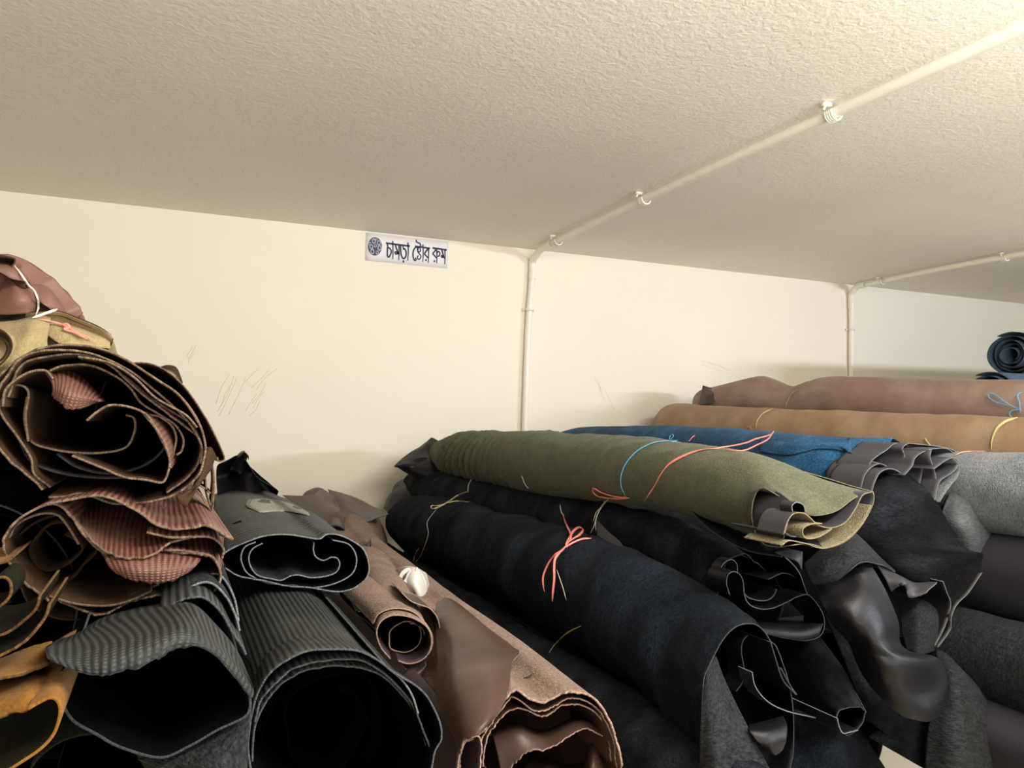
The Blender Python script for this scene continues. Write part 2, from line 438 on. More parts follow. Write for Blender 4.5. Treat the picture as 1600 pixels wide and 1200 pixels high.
# ================================================================ SIGN
def wallp(px, py, off): return W(px, py, D-off)
sg = thing('paper_sign', 'white paper sign with dark blue Bengali lettering and round emblem on wall', 'sign', W(636, 395, D-.001))
c4 = [(572.5, 363), (700.8, 377.5), (699, 419.5), (571, 407)]
g = [[wallp(*c4[0], .003), wallp(636, 370.5, .0035), wallp(*c4[1], .003)], [wallp(*c4[3], .003), wallp(635, 413, .003), wallp(*c4[2], .003)]]
grid('sheet', g, [M['paper']], sg, 12, 4, th=.0008, flip=True)
def S(X, Y): return (550+X/9.41, 350+Y/9.41)
def stroke(pts, w0, w1=None, off=.0042):
    P = crv([wallp(*S(*p), off) for p in pts], max(8, 7*len(pts))); n = len(P)
    ww = np.full(n, w0/9.41) if w1 is None else np.linspace(w0, w1, n)/9.41
    ww = ww*1.22
    T = np.gradient(P, axis=0); T /= np.linalg.norm(T, axis=1)[:, None]
    Nn = np.stack([-T[:, 2], np.zeros(n), T[:, 0]], 1)*(ww*2.62/F)[:, None]/2
    V = list(P+Nn)+list(P-Nn)
    return V, [(i, i+1, n+i+1, n+i) for i in range(n-1)]
def disc(X, Y, rx, ry, off, n=28, inner=None):
    P = [wallp(*S(X+rx*math.cos(a), Y+ry*math.sin(a)), off) for a in np.linspace(0, 2*math.pi, n, endpoint=False)]
    if inner is None: return P, [tuple(range(n))]
    Q = [wallp(*S(X+rx*inner*math.cos(a), Y+ry*inner*math.sin(a)), off) for a in np.linspace(0, 2*math.pi, n, endpoint=False)]
    return P+Q, [(i, (i+1) % n, n+(i+1) % n, n+i) for i in range(n)]
L = []
L += [stroke([(500, 280), (680, 304), (852, 325)], 22)]
L += [stroke([(520, 290), (532, 342), (560, 362), (577, 400), (566, 450), (540, 487), (522, 470), (520, 420), (522, 340)], 18)]
L += [stroke([(598, 250), (603, 400), (600, 518)], 17, 11)]
L += [stroke([(640, 303), (650, 350), (668, 395), (674, 425), (652, 442), (634, 426), (644, 408), (670, 420), (694, 446)], 19)]
L += [stroke([(690, 310), (692, 420), (687, 528)], 17, 11)]
L += [stroke([(714, 312), (717, 400), (727, 460), (752, 507), (784, 490), (797, 440), (790, 390), (768, 362), (752, 375)], 19)]
L += [stroke([(752, 316), (754, 345), (768, 362)], 13), disc(757, 550, 13, 22, .0042)]
L += [stroke([(823, 272), (828, 400), (821, 543)], 17, 11)]
L += [stroke([(925, 328), (1040, 343), (1147, 358)], 22)]
L += [stroke([(990, 335), (945, 340), (912, 372), (898, 430), (903, 500), (925, 540), (942, 520), (930, 495)], 18)]
L += [stroke([(946, 232), (948, 262), (975, 276), (1002, 290), (1010, 335)], 17)]
L += [stroke([(965, 338), (966, 385), (988, 410), (1006, 392), (1000, 355), (975, 350), (968, 400), (990, 440), (1010, 462), (1005, 505), (975, 518), (962, 490), (975, 462)], 15)]
L += [stroke([(1043, 300), (1047, 430), (1042, 557)], 17, 11)]
L += [stroke([(1120, 362), (1090, 400), (1068, 440), (1085, 460), (1120, 500)], 18), stroke([(1125, 355), (1127, 450), (1121, 572)], 17, 11), disc(1088, 532, 12, 16, .0042)]
L += [stroke([(1183, 352), (1290, 367), (1393, 381)], 23)]
L += [stroke([(1240, 370), (1212, 405), (1190, 437), (1208, 458), (1245, 500)], 18), stroke([(1246, 378), (1250, 480), (1246, 578)], 17, 11), disc(1213, 546, 12, 16, .0042)]
L += [stroke([(1250, 425), (1275, 400), (1292, 430), (1282, 468), (1258, 475)], 16)]
L += [stroke([(1322, 378), (1334, 430), (1344, 465), (1330, 492), (1314, 478), (1330, 462), (1366, 505)], 19), stroke([(1366, 385), (1369, 490), (1364, 592)], 17, 11)]
join('lettering', L, M['ink'], sg, smooth=False)
em = join('emblem', [disc(337, 330, 103, 136, .0040)], M['emblem_dark'], sg, smooth=False)
E2 = [disc(x, y, rx, ry, .0046, inner=.55) for x, y, rx, ry in ((322, 252, 30, 40), (395, 275, 28, 38), (285, 335, 28, 36), (300, 405, 30, 40), (405, 350, 30, 42), (372, 420, 22, 30), (345, 320, 20, 26), (262, 290, 18, 26), (360, 225, 16, 16))]
join('emblem_swirls', E2, M['emblem_light'], sg, smooth=False)

# faint scuffs on the plaster
random.seed(4)
sc_ = []
for (x, y, dx, dy, k) in ((345, 640, 28, -60, 5), (395, 640, 20, -30, 4), (300, 560, 16, -28, 3), (940, 600, 14, 30, 4), (1110, 575, 34, 14, 5), (1045, 640, -14, -16, 2), (390, 600, 40, -40, 3)):
    for q in range(k):
        x0, y0 = x+random.uniform(-14, 14), y+random.uniform(-12, 12); f = random.uniform(.5, 1.1)
        P = [wallp(x0, y0, .0002), wallp(x0+dx*f*.5+random.uniform(-3, 3), y0+dy*f*.5+random.uniform(-3, 3), .0002), wallp(x0+dx*f, y0+dy*f, .0002)]
        sc_.append(tube(None, P, .0007, None, None, sides=4, n=10))
struct(join('trim_2', sc_, M['pencil'], None))

# ================================================================ LEFT PILE (roll ends face the camera)
m = M
mar = [m['emboss_maroon'], m['backing_brown'], m['rim_pale']]
blk = [m['emboss_black'], m['backing_black'], m['rim_mid']]
blkd = [m['emboss_black'], m['backing_black'], m['backing_black']]

# big maroon roll
t = thing('leather_roll', 'big maroon embossed leather roll with crumpled open end at far left', 'leather roll', W(165, 700, .55), 'leather rolls stacked on the left')
extr('outer_hide', [(60,770),(10,720),(-30,660),(-28,610),(0,585),(25,561),(60,543),(110,538),(160,545),(200,560),(245,587),(285,614),(315,655),(327,690),(325,718),(312,748),(275,777),(225,787),(175,786),(130,770),(100,775),(75,777)],
     .55, 1.9, mar, t, back=(232,662), taper=.95, close=True, nu=230, nv=60, amp=.003, rag=.004)
extr('hide_layer', [(-20,640),(5,590),(40,553),(100,546),(150,553),(200,575),(240,605),(280,640),(305,670),(318,700),(315,725)], .552, 1.3, mar, t, nu=180, amp=.001, rag=.003)
extr('hide_layer', [(10,620),(30,570),(70,556),(120,552),(160,562),(200,590),(235,620),(270,642),(300,662),(315,690),(312,720),(295,745),(260,770)], .556, 1.3, mar, t, nu=180, amp=.001, rag=.003)
extr('hide_layer', [(70,580),(100,569),(140,568),(180,585),(205,605),(222,628),(250,645),(275,662),(288,685),(285,705),(276,712)], .56, 1.2, mar, t, nu=160, amp=.001, rag=.003)
extr('hide_layer', [(120,556),(170,566),(210,590),(240,618),(262,632),(290,648),(308,668)], .545, 1.2, mar, t, nu=120, amp=.001, rag=.003)
# folded tongue showing the embossed face
drape('hide_tongue', [[(62,577,.60),(90,572,.60),(130,590,.60),(166,626,.60)], [(76,588,.56),(100,590,.555),(130,604,.555),(160,626,.56)], [(82,606,.54),(100,612,.532),(125,618,.532),(155,626,.54)],
      [(80,622,.545),(96,636,.535),(118,640,.535),(150,630,.545)]], [m['emboss_maroon'], m['backing_brown'], m['rim_pale']], t, rag=.002, flip=True, nu=90, nv=50)
extr('hide_fold', [(42,690),(38,650),(42,612),(22,604),(2,630),(6,650),(28,680),(50,715),(55,740),(80,760)], .562, 1.2, [m['backing_brown'], m['backing_brown'], m['rim_pale']], t, nu=120)
extr('hide_fold', [(2,635),(8,606),(40,582),(70,577),(84,590)], .55, 1.2, [m['backing_brown'], m['backing_brown'], m['rim_pale']], t, nu=90)
extr('hide_fold', [(132,655),(150,640),(172,630),(205,634),(232,648),(250,678),(266,712),(266,735),(255,756),(225,752),(192,748),(160,735),(110,715)], .535, 1.1, mar, t, nu=170, rag=.003, amp=.001)
extr('hide_fold', [(228,646),(250,650),(270,665),(277,685),(272,712)], .558, 1.1, mar, t, nu=80, rag=.002)
extr('hide_fold', [(44,620),(40,655),(50,688),(80,700),(120,706),(160,706),(195,698),(208,675),(208,655),(196,650)], .57, 1.1, [m['backing_brown'], m['backing_brown'], m['rim_pale']], t, nu=120)
extr('hide_fold', [(90,708),(120,728),(160,738),(200,735),(235,720),(258,695),(256,675)], .575, 1.1, [m['backing_brown'], m['backing_brown'], m['rim_dark']], t, nu=120)
extr('hide_fold', [(5,650),(30,685),(50,720),(95,738),(150,745),(195,745)], .58, 1.1, [m['backing_brown'], m['backing_brown'], m['rim_dark']], t, nu=100)
drape('fold_face', [[(236,638,.62),(262,648,.62),(284,675,.62),(282,712,.62)], [(224,644,.54),(246,672,.533),(262,704,.533),(268,732,.54)]], mar, t, nu=90, nv=30, flip=True, rag=.002)
drape('layer_face', [[(180,560,.66),(232,585,.66),(280,622,.66),(316,668,.66)], [(188,583,.556),(226,617,.553),(264,646,.553),(312,682,.558)]], mar, t, nu=120, nv=40, flip=True, rag=.002)
drape('hanging_flap', [[(322,705,.60),(328,700,.60),(335,712,.62)], [(300,768,.56),(312,750,.56),(326,735,.6)], [(276,778,.545),(290,780,.545),(308,765,.55)], [(286,788,.545),(291,792,.545),(296,785,.545)]], [m['smooth_purple'], m['backing_brown'], m['backing_brown']], t, nu=24, nv=30)
for q in ([(326,700),(332,722),(336,748),(334,775),(330,795),(322,770),(320,745)], [(331,716),(335,738),(336,762),(333,798)], [(312,757),(320,762),(330,770)], [(308,765),(316,774),(322,786)]):
    extr('loose_strip', q, .66, .70, [m['backing_brown'], m['nubuck_tan'], m['rim_pale']], t, nu=40, nv=4)

# tan suede roll seen behind the maroon one
t = thing('leather_roll', 'tan suede roll peeking out behind the big maroon embossed roll', 'leather roll', W(270, 640, .95), 'leather rolls stacked on the left')
extr('outer_hide', [(150,640),(170,590),(205,566),(245,570),(285,597),(318,640),(338,680),(352,712),(350,721),(340,722),(338,715)], .80, 1.7, [m['nubuck_tan'], m['backing_brown'], m['rim_pale']], t, nu=140, nv=40, amp=.002, rag=.003, back=(250,652), taper=.95)
drape('curled_edge', [[(250,575,1.0),(262,572,1.0),(275,576,1.0),(284,598,1.0)], [(248,580,.9),(262,580,.9),(274,588,.9),(282,604,.9)]], [m['smooth_purple'], m['backing_brown'], m['rim_pale']], t, nu=30, nv=12)

# second maroon roll
t = thing('leather_roll', 'maroon embossed leather roll with hanging tongue below the big maroon roll', 'leather roll', W(180, 960, .52), 'leather rolls stacked on the left')
extr('outer_hide', [(75,940),(40,915),(14,885),(2,855),(6,835),(30,808),(70,788),(95,790),(112,808),(132,835),(155,858),(180,868),(210,869),(240,862),(265,858),(300,862),(330,868),(342,882),(347,902),(340,918),(325,929),(300,932),(250,932),(200,945),(160,963),(120,953),(85,938)],
     .52, 1.7, mar, t, back=(235,745), taper=.95, close=True, nu=260, nv=60, rag=.004, amp=.001)
extr('hide_layer', [(70,785),(110,778),(150,772),(180,778),(205,790),(222,799),(245,816),(270,824),(300,822),(320,818),(336,823),(352,834),(366,841)], .515, 1.5, mar, t, nu=160, nv=44, rag=.003, back=(250,722), taper=.9, amp=.001)
extr('hide_layer', [(230,830),(262,838),(300,838),(325,838),(342,846),(352,860),(349,875)], .518, 1.4, mar, t, nu=120, nv=30, rag=.003)
drape('hide_tongue', [[(156,850,.56),(200,855,.56),(250,850,.56),(305,858,.56)], [(160,864,.525),(200,872,.518),(250,868,.518),(314,872,.525)], [(170,886,.517),(205,890,.508),(250,890,.508),(306,884,.517)], [(186,901,.517),(208,912,.510),(262,914,.510),(292,898,.517)]],
      [m['emboss_maroon'], m['backing_brown'], m['rim_pale']], t, rag=.002, nu=130, nv=50, flip=True)
extr('hide_fold', [(12,840),(25,818),(60,802),(90,803),(108,822),(125,850)], .535, 1.2, [m['backing_brown'], m['backing_brown'], m['rim_pale']], t, nu=80)
extr('hide_fold', [(12,850),(18,880),(45,910),(90,932),(140,940),(185,935),(225,920),(248,912)], .535, 1.2, [m['backing_brown'], m['backing_brown'], m['rim_pale']], t, nu=100)
extr('hide_fold', [(78,930),(120,942),(165,945),(200,938),(236,922)], .52, 1.2, [m['backing_brown'], m['backing_brown'], m['rim_pale']], t, nu=80)
drape('hide_face', [[(110,785,.64),(190,775,.64),(250,790,.64),(320,815,.64)], [(118,800,.56),(175,825,.55),(235,835,.55),(305,826,.56)], [(124,818,.53),(160,857,.519),(200,870,.514),(238,864,.514),(268,846,.52),(306,837,.53)]], mar, t, nu=150, nv=60, flip=True, rag=.003)
drape('hide_face', [[(212,846,.58),(270,832,.58),(310,826,.58),(350,838,.58)], [(220,866,.535),(270,863,.525),(305,864,.522),(330,870,.525),(346,888,.53)]], mar, t, nu=110, nv=40, flip=True, rag=.003)
spiral('inner_spiral', W(88, 862, .56), .030, .012, 2.2, .57, .9, [m['backing_brown'], m['backing_brown'], m['backing_brown']], t, sx=1.0, sz=.9, flip=True)
extr('under_layer', [(236,932),(200,945),(165,962),(120,970),(80,965),(45,945),(30,915)], .60, 1.3, [m['backing_brown']]*3, t, nu=80)

# black crocodile-embossed roll, large opening
t = thing('leather_roll', 'black ribbed embossed roll with overhanging lip below the maroon rolls', 'leather roll', W(235, 1160, .43), 'leather rolls stacked on the left')
lip = [[(72,1012,.43),(110,1000,.44),(165,970,.47),(240,952,.47),(300,945,.45),(345,985,.44),(372,1020,.43),(393,1070,.42)],
       [(73,1018,.41),(112,1018,.41),(165,1005,.41),(230,988,.41),(290,975,.41),(340,1005,.415),(372,1040,.415),(396,1076,.415)],
       [(76,1026,.40),(115,1038,.398),(165,1035,.395),(225,1015,.395),(285,998,.395),(338,1015,.40),(372,1048,.405),(397,1085,.41)],
       [(84,1036,.40),(120,1049,.396),(160,1057,.392),(205,1048,.392),(240,1040,.392),(275,1018,.395),(330,1018,.398),(394,1092,.408)]]
bl = [W(130,975,.9), W(160,952,.9), W(200,935,.9), W(240,922,.9), W(265,920,.9), W(292,930,.9), W(310,950,.9), W(322,975,.9)]
grid('hide_lip', [bl]+[[W(*p) for p in r] for r in lip], [m['emboss_black'], m['backing_black'], m['rim_dark']], t, nu=180, nv=110, rag=.0010, flip=True, amp=.0006)
extr('outer_hide', [(392,1088),(392,1105),(382,1122),(340,1142),(295,1168),(250,1186),(190,1170),(150,1148),(110,1125),(88,1085),(85,1060),(100,1046),(110,1035)], .42, 1.3, [m['backing_black'], m['backing_black'], m['rim_dark']], t, nu=140, nv=30, amp=.001, close=True)
extr('hide_layer', [(250,955),(290,935),(322,935),(348,958),(366,990),(380,1010),(387,1025)], .47, 1.2, blk, t, nu=90, rag=.002)
extr('hide_layer', [(270,935),(300,915),(330,910),(355,932),(370,962),(376,985)], .50, 1.2, [m['suede_charcoal'], m['backing_black'], m['rim_grey']], t, nu=90, rag=.002)
extr('hide_layer', [(300,905),(335,896),(352,905),(368,935),(375,972)], .53, 1.2, [m['suede_charcoal'], m['backing_black'], m['rim_grey']], t, nu=90, rag=.002)
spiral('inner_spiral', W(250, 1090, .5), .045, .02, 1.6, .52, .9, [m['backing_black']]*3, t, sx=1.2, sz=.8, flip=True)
drape('suede_face', [[(215,1185,.43),(290,1165,.43),(345,1138,.43),(392,1100,.43)], [(275,1215,.42),(310,1200,.41),(350,1180,.41),(389,1150,.42)], [(300,1240,.42),(330,1240,.41),(360,1235,.41),(386,1220,.42)], [(310,1300,.44),(340,1300,.43),(360,1300,.43),(384,1300,.44)]],
      [m['suede_charcoal'], m['backing_black'], m['rim_dark']], t, nu=60, nv=40, flip=True, amp=.001)

# ochre rolls at the lower left corner
och = [m['suede_ochre'], m['backing_olive'], m['rim_ochre_shaded']]
ocl = [m['backing_olive'], m['backing_olive'], m['rim_ochre_shaded']]
t = thing('leather_roll', 'ochre suede roll sticking out below the maroon rolls, lower left edge', 'leather roll', W(10, 1050, .40), 'leather rolls stacked on the left')
extr('outer_hide', [(-60,880),(-20,882),(8,876),(20,868)], .50, .56, och, t, nu=60)
extr('inner_curl', [(-20,915),(-5,902),(8,900),(18,908),(20,925),(12,940),(-4,951),(-25,955)], .44, .475, ocl, t, nu=70)
extr('hide_layer', [(-50,1000),(-20,996),(10,988),(32,972),(53,952),(60,930)], .43, .50, ocl, t, nu=80, rag=.002)
extr('hide_layer', [(-50,1040),(-20,1030),(10,1018),(38,1000),(58,978),(69,962),(74,945)], .42, .49, ocl, t, nu=80, rag=.002)
drape('hanging_hide', [[(-60,1052,.47),(0,1030,.46),(45,1012,.46),(82,1002,.46)], [(-60,1075,.43),(0,1045,.43),(40,1036,.43),(76,1028,.44)], [(-60,1085,.41),(0,1061,.405),(40,1052,.405),(74,1036,.42)]], och, t, nu=50, nv=30, flip=True, amp=.001, rag=.002)
drape('hanging_hide', [[(-60,1080,.44),(0,1062,.44),(45,1048,.44),(76,1042,.45)], [(-60,1110,.41),(0,1095,.405),(48,1080,.40),(82,1062,.42)], [(-60,1135,.40),(0,1123,.395),(45,1112,.39),(76,1088,.41)]], och, t, nu=50, nv=30, flip=True, amp=.002, rag=.002)
extr('folded_edge', [(-50,1235),(0,1208),(30,1190),(62,1168),(82,1145),(91,1115),(88,1098),(78,1093),(62,1100),(45,1110)], .385, .50, [m['backing_olive'], m['suede_ochre'], m['suede_ochre']], t, nu=110, flip=False, rag=.0)
extr('inner_curl', [(-50,1190),(0,1175),(40,1150),(70,1125),(84,1110)], .43, .8, [m['backing_olive']]*3, t, nu=50)

# dark green hide under the ochre one
t = thing('leather_roll', 'dark green roll at the bottom edge beneath the ochre suede roll', 'leather roll', W(110, 1200, .40), 'leather rolls stacked on the left')
extr('outer_hide', [(30,1260),(45,1200),(80,1165),(120,1148),(160,1146),(195,1160),(220,1185),(240,1230),(240,1300),(140,1350),(50,1320)], .47, 1.3, [m['backing_olive'], m['backing_black'], m['backing_olive']], t, nu=90, amp=.001)

# brown roll on the very top
t = thing('leather_roll', 'reddish brown leather roll topping the left stack, tied with white string', 'leather roll', W(-20, 500, .75), 'leather rolls stacked on the left')
ch = [m['leather_chestnut'], m['smooth_purple'], m['backing_brown']]
extr('outer_hide', [(-190,470),(-150,415),(-80,398),(-20,397),(30,404),(60,420),(92,446),(120,478),(128,492),(110,505),(40,512),(-60,505),(-150,490)], .78, 1.9, ch, t, nu=120, nv=40, back=(110,530), taper=.8, amp=.004)
extr('hide_layer', [(-120,410),(-60,400),(-10,398),(24,405),(10,425),(0,428)], .74, .9, ch, t, nu=60, amp=.002)
drape('hide_flap', [[(-40,404,.80),(0,400,.80),(24,406,.80),(45,425,.8)], [(-40,415,.74),(0,418,.73),(25,425,.73),(48,445,.74)], [(-40,425,.73),(-5,424,.725),(20,436,.725),(46,440,.735)]], ch, t, nu=40, nv=20, flip=True)
drape('hide_flap', [[(10,430,.76),(20,440,.74),(34,450,.74),(54,448,.75)], [(0,455,.74),(20,465,.725),(40,468,.725),(58,470,.74)], [(-20,490,.74),(10,492,.73),(40,490,.73),(55,488,.74)]], ch, t, nu=40, nv=20, flip=True)
drape('hide_flap', [[(58,428,.80),(70,438,.79),(85,455,.78),(98,475,.78)], [(62,445,.76),(78,460,.745),(92,478,.745),(108,495,.76)], [(40,445,.75),(62,470,.735),(75,480,.735),(92,494,.75)]], ch, t, nu=40, nv=20, flip=True)
drape('hide_flap', [[(80,440,.82),(105,455,.82),(118,475,.82),(130,489,.82)], [(78,447,.78),(95,468,.775),(112,490,.78),(124,500,.80)]], ch, t, nu=30, nv=16, flip=True)
drape('front_fold', [[(-150,413,.774),(-80,396,.774),(-20,395,.774),(30,402,.774),(60,418,.774),(92,444,.774),(121,477,.774),(129,492,.774)], [(-150,430,.765),(-80,412,.765),(-20,410,.765),(26,417,.765),(52,436,.765),(78,462,.765),(100,488,.765),(110,502,.77)], [(-150,490,.765),(-80,480,.75),(-20,470,.75),(18,470,.75),(44,478,.75),(64,490,.75),(80,498,.755),(96,508,.76)]], ch, t, nu=90, nv=30, flip=True, amp=.004, fold=[(.006, 26, 4, .8)])
brown_top = t

# sand suede roll under it
t = thing('leather_roll', 'sand coloured suede roll with pink tie under the reddish brown roll', 'leather roll', W(20, 560, .72), 'leather rolls stacked on the left')
sn = [m['suede_sand'], m['suede_sand'], m['backing_brown']]
extr('outer_hide', [(-120,560),(-100,520),(-50,502),(0,500),(50,492),(90,490),(120,500),(150,512),(174,525),(176,540),(150,560),(60,590),(-60,600)], .74, 1.9, sn, t, nu=130, nv=40, back=(150,590), taper=.85, amp=.002)
drape('hide_flap', [[(-40,505,.74),(20,500,.74),(60,492,.74),(80,496,.74)], [(-40,530,.69),(20,530,.68),(50,520,.685),(74,532,.70)], [(-40,560,.67),(15,565,.665),(45,555,.67),(75,545,.69)], [(-40,590,.68),(5,590,.68),(40,575,.68),(70,556,.69)]], sn, t, nu=50, nv=30, flip=True)
drape('hide_flap', [[(72,494,.76),(105,495,.76),(140,510,.76),(174,524,.76)], [(78,508,.735),(105,520,.73),(140,528,.73),(172,532,.74)], [(68,520,.73),(95,538,.72),(110,538,.72),(172,545,.735)]], sn, t, nu=50, nv=30, flip=True, amp=.0015)
extr('inner_curl', [(-40,512),(-15,510),(5,516),(17,528),(20,543),(12,560),(-5,575),(-40,590)], .66, .9, sn, t, nu=60)
extr('inner_curl', [(-40,522),(-15,520),(0,526),(11,536),(12,550),(0,565),(-30,572)], .665, .9, sn, t, nu=60)
drape('front_fold', [[(40,490,.735),(90,488,.735),(120,498,.735),(150,510,.735),(175,524,.735)], [(40,505,.745),(90,503,.745),(118,512,.745),(146,524,.745),(175,532,.735)], [(40,545,.745),(90,540,.74),(118,542,.74),(145,545,.745),(174,545,.75)]], sn, t, nu=60, nv=24, flip=True, amp=.002)
sand_roll = t

# upper black ribbed roll
t = thing('leather_roll', 'black ribbed roll with oval spiral end and upturned back flaps', 'leather roll', W(460, 925, .75), 'leather rolls stacked on the left')
A = [(345,885),(352,866),(372,854),(395,845),(420,840),(455,838),(485,842),(500,843),(512,836),(530,836),(552,845),(568,858),(575,880),(573,900),(560,915),(535,924),(510,923),(480,918),(440,916),(400,908),(372,902),(350,892)]
extr('outer_hide', A, .75, 2.0, [m['emboss_black_cross'], m['backing_black'], m['rim_grey']], t,
     mids=[(1.05,422,822,1.02),(1.4,400,795,1.0),(2.05,378,778,.9)], nu=240, nv=120, close=True, rag=.002, amp=.003)
extr('hide_layer', [(520,845),(545,852),(556,872),(550,895),(525,910),(492,917),(460,914),(420,910),(390,897),(380,882),(378,868),(384,855),(400,848)][::-1], .755, .92, [m['backing_black'], m['backing_black'], m['rim_grey']], t, nu=130)
extr('hide_layer', [(492,848),(491,860),(495,870),(506,875),(518,870),(528,872),(532,882),(526,895),(508,902),(485,904),(468,900),(455,901),(440,908),(425,906),(402,900),(390,885),(388,868),(395,856),(410,848)], .76, .92, [m['backing_black'], m['suede_charcoal'], m['rim_grey']], t, nu=150, rag=.001)
drape('back_flap', [[(340,776,1.70),(362,775,1.70),(388,778,1.66),(412,788,1.64),(434,796,1.62)], [(338,745,1.75),(360,742,1.75),(385,745,1.7),(410,765,1.7),(432,776,1.7)], [(340,728,1.72),(362,722,1.72),(388,732,1.7),(415,752,1.7),(435,768,1.68)], [(352,722,1.7),(372,712,1.7),(382,718,1.68),(400,745,1.68),(428,762,1.66)]], [m['smooth_black'], m['backing_black'], m['rim_dark']], t, nu=50, nv=20, amp=.003)
drape('back_flap', [[(358,735,1.7),(368,738,1.7),(376,742,1.7)], [(368,715,1.7),(375,720,1.68),(382,728,1.7)], [(376,706,1.7),(382,707,1.66),(388,712,1.68)], [(382,704,1.71),(387,712,1.7),(389,718,1.7)]], [m['smooth_black'], m['backing_black'], m['rim_dark']], t, nu=20, nv=24)
upper_black = t

# lower black ribbed roll with the wide opening
t = thing('leather_roll', 'wide black ribbed roll with gaping dark opening at bottom centre left', 'leather roll', W(530, 1180, .52), 'leather rolls stacked on the left')
A = [(545,1290),(460,1275),(400,1225),(386,1180),(388,1140),(392,1115),(400,1085),(420,1050),(450,1027),(480,1015),(520,1013),(560,1015),(590,1028),(620,1050),(650,1068),(668,1085),(685,1115),(692,1142),(690,1160),(680,1178),(672,1220),(640,1265),(590,1290)]
extr('outer_hide', A, .52, 2.0, [m['emboss_black'], m['backing_black'], m['rim_mid']], t, mids=[(.8,478,1030,.92),(1.3,425,905,.88),(2.0,385,830,.8)], nu=260, nv=80, close=True, rag=.002, amp=.001)
extr('hide_layer', [(397,1130),(405,1100),(420,1078),(445,1055),(470,1040),(505,1033),(545,1030),(570,1034),(600,1052),(622,1072),(642,1095),(655,1120),(665,1145),(675,1170)], .53, 1.0, blk, t, nu=150, rag=.002, amp=.0006)
extr('hide_layer', [(392,1190),(395,1145),(405,1115),(425,1085),(445,1065),(475,1048),(510,1042),(545,1041),(575,1046),(602,1058),(625,1080),(645,1105),(660,1140),(672,1185),(680,1230)], .54, 1.0, blk, t, nu=150, rag=.002, amp=.0006)
extr('hide_layer', [(606,1042),(628,1060),(645,1085),(655,1115)], .525, .9, [m['suede_charcoal'], m['backing_black'], m['rim_grey']], t, nu=50)
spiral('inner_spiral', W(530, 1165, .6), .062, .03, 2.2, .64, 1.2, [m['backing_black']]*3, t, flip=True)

# little taupe suede roll
tp = [m['suede_taupe'], m['smooth_purple'], m['rim_taupe']]
t = thing('leather_roll', 'slim taupe suede roll with round hollow end, right of black ribbed rolls', 'leather roll', W(643, 1030, .80), 'leather rolls stacked on the left')
extr('outer_hide', [(610,1030),(595,1012),(588,990),(594,972),(610,962),(630,962),(650,968),(668,980),(675,998),(672,1018),(660,1032),(640,1038),(622,1034)], .80, 1.5, tp, t, mids=[(1.0,612,942,1.0),(1.25,592,896,1.02),(1.5,575,872,1.0)], nu=150, nv=50, close=True, amp=.001)
extr('hide_layer', [(582,975),(590,960),(605,952),(625,950),(645,955),(660,967),(672,983),(677,1000),(672,1020),(655,1034)], .82, 1.1, tp, t, nu=90)
spiral('inner_spiral', W(638, 1000, .82), .024, .020, 1.2, .83, 1.1, [m['backing_black'], m['backing_black'], m['rim_taupe']], t, sx=1., sz=.85, flip=True)
extr('wide_layer', [(628,925),(642,938),(656,944),(672,950),(684,965),(688,985),(685,1008),(672,1030),(655,1043),(635,1040),(622,1030)], .86, .98, [m['smooth_purple'], m['smooth_purple'], m['rim_taupe']], t, nu=100, back=(640,965))
drape('lower_flap', [[(625,1030,.83),(645,1038,.83),(664,1030,.83)], [(636,1048,.80),(650,1050,.80),(665,1040,.8)], [(648,1060,.795),(655,1064,.795),(662,1054,.8)]], [m['smooth_purple'], m['smooth_purple'], m['rim_taupe']], t, nu=24, nv=20, flip=True)

# big taupe roll
t = thing('leather_roll', 'big taupe suede roll with wavy frayed end in front of the black rolls', 'leather roll', W(850, 1200, .62), 'leather rolls stacked on the left')
A = [(760,1290),(722,1260),(716,1210),(716,1180),(722,1160),(745,1150),(770,1120),(790,1090),(800,1079),(812,1080),(828,1092),(850,1100),(868,1094),(885,1083),(905,1083),(930,1092),(948,1115),(962,1148),(970,1180),(973,1220),(960,1270),(900,1310),(820,1315)]
extr('outer_hide', A, .62, 2.2, [m['suede_taupe'], m['smooth_brown'], m['rim_taupe']], t, mids=[(.78,775,1078,.96),(1.3,602,927,1.12),(1.9,522,862,1.6),(2.25,515,826,2.0)], nu=280, nv=130, rag=.004, amp=.0025, th=.0022)
extr('hide_layer', [(748,1200),(752,1165),(765,1135),(785,1108),(800,1090),(815,1095),(835,1110),(855,1112),(872,1103),(890,1093),(915,1095),(938,1110),(952,1135),(962,1165),(966,1200)], .628, .71, [m['smooth_brown'], m['smooth_brown'], m['rim_taupe']], t, nu=200, rag=.003)
extr('hide_layer', [(755,1200),(757,1165),(768,1140),(785,1118),(805,1106),(825,1110),(848,1120),(865,1113),(882,1102),(905,1101),(928,1110),(946,1130),(955,1155),(958,1190)], .635, .72, [m['smooth_brown'], m['smooth_brown'], m['rim_taupe']], t, nu=200, rag=.003)
drape('inner_hide', [[(760,1150,.72),(800,1130,.72),(850,1140,.72),(900,1120,.72),(950,1130,.72)], [(770,1150,.67),(810,1138,.66),(850,1150,.66),(905,1125,.66),(953,1145,.67)], [(785,1215,.65),(822,1178,.64),(860,1168,.64),(912,1140,.64),(956,1160,.65)], ], [m['smooth_brown'], m['smooth_brown'], m['rim_taupe']], t, rag=.003, nu=120, nv=50, flip=True)
drape('inner_hide', [[(800,1215,.80),(830,1185,.8),(880,1180,.8),(930,1160,.8)], [(810,1235,.70),(850,1200,.70),(890,1210,.70),(935,1180,.70)], [(820,1290,.68),(860,1260,.67),(900,1260,.67),(940,1230,.68)]], [m['smooth_brown'], m['smooth_brown'], m['rim_taupe']], t, nu=60, nv=40, flip=True)
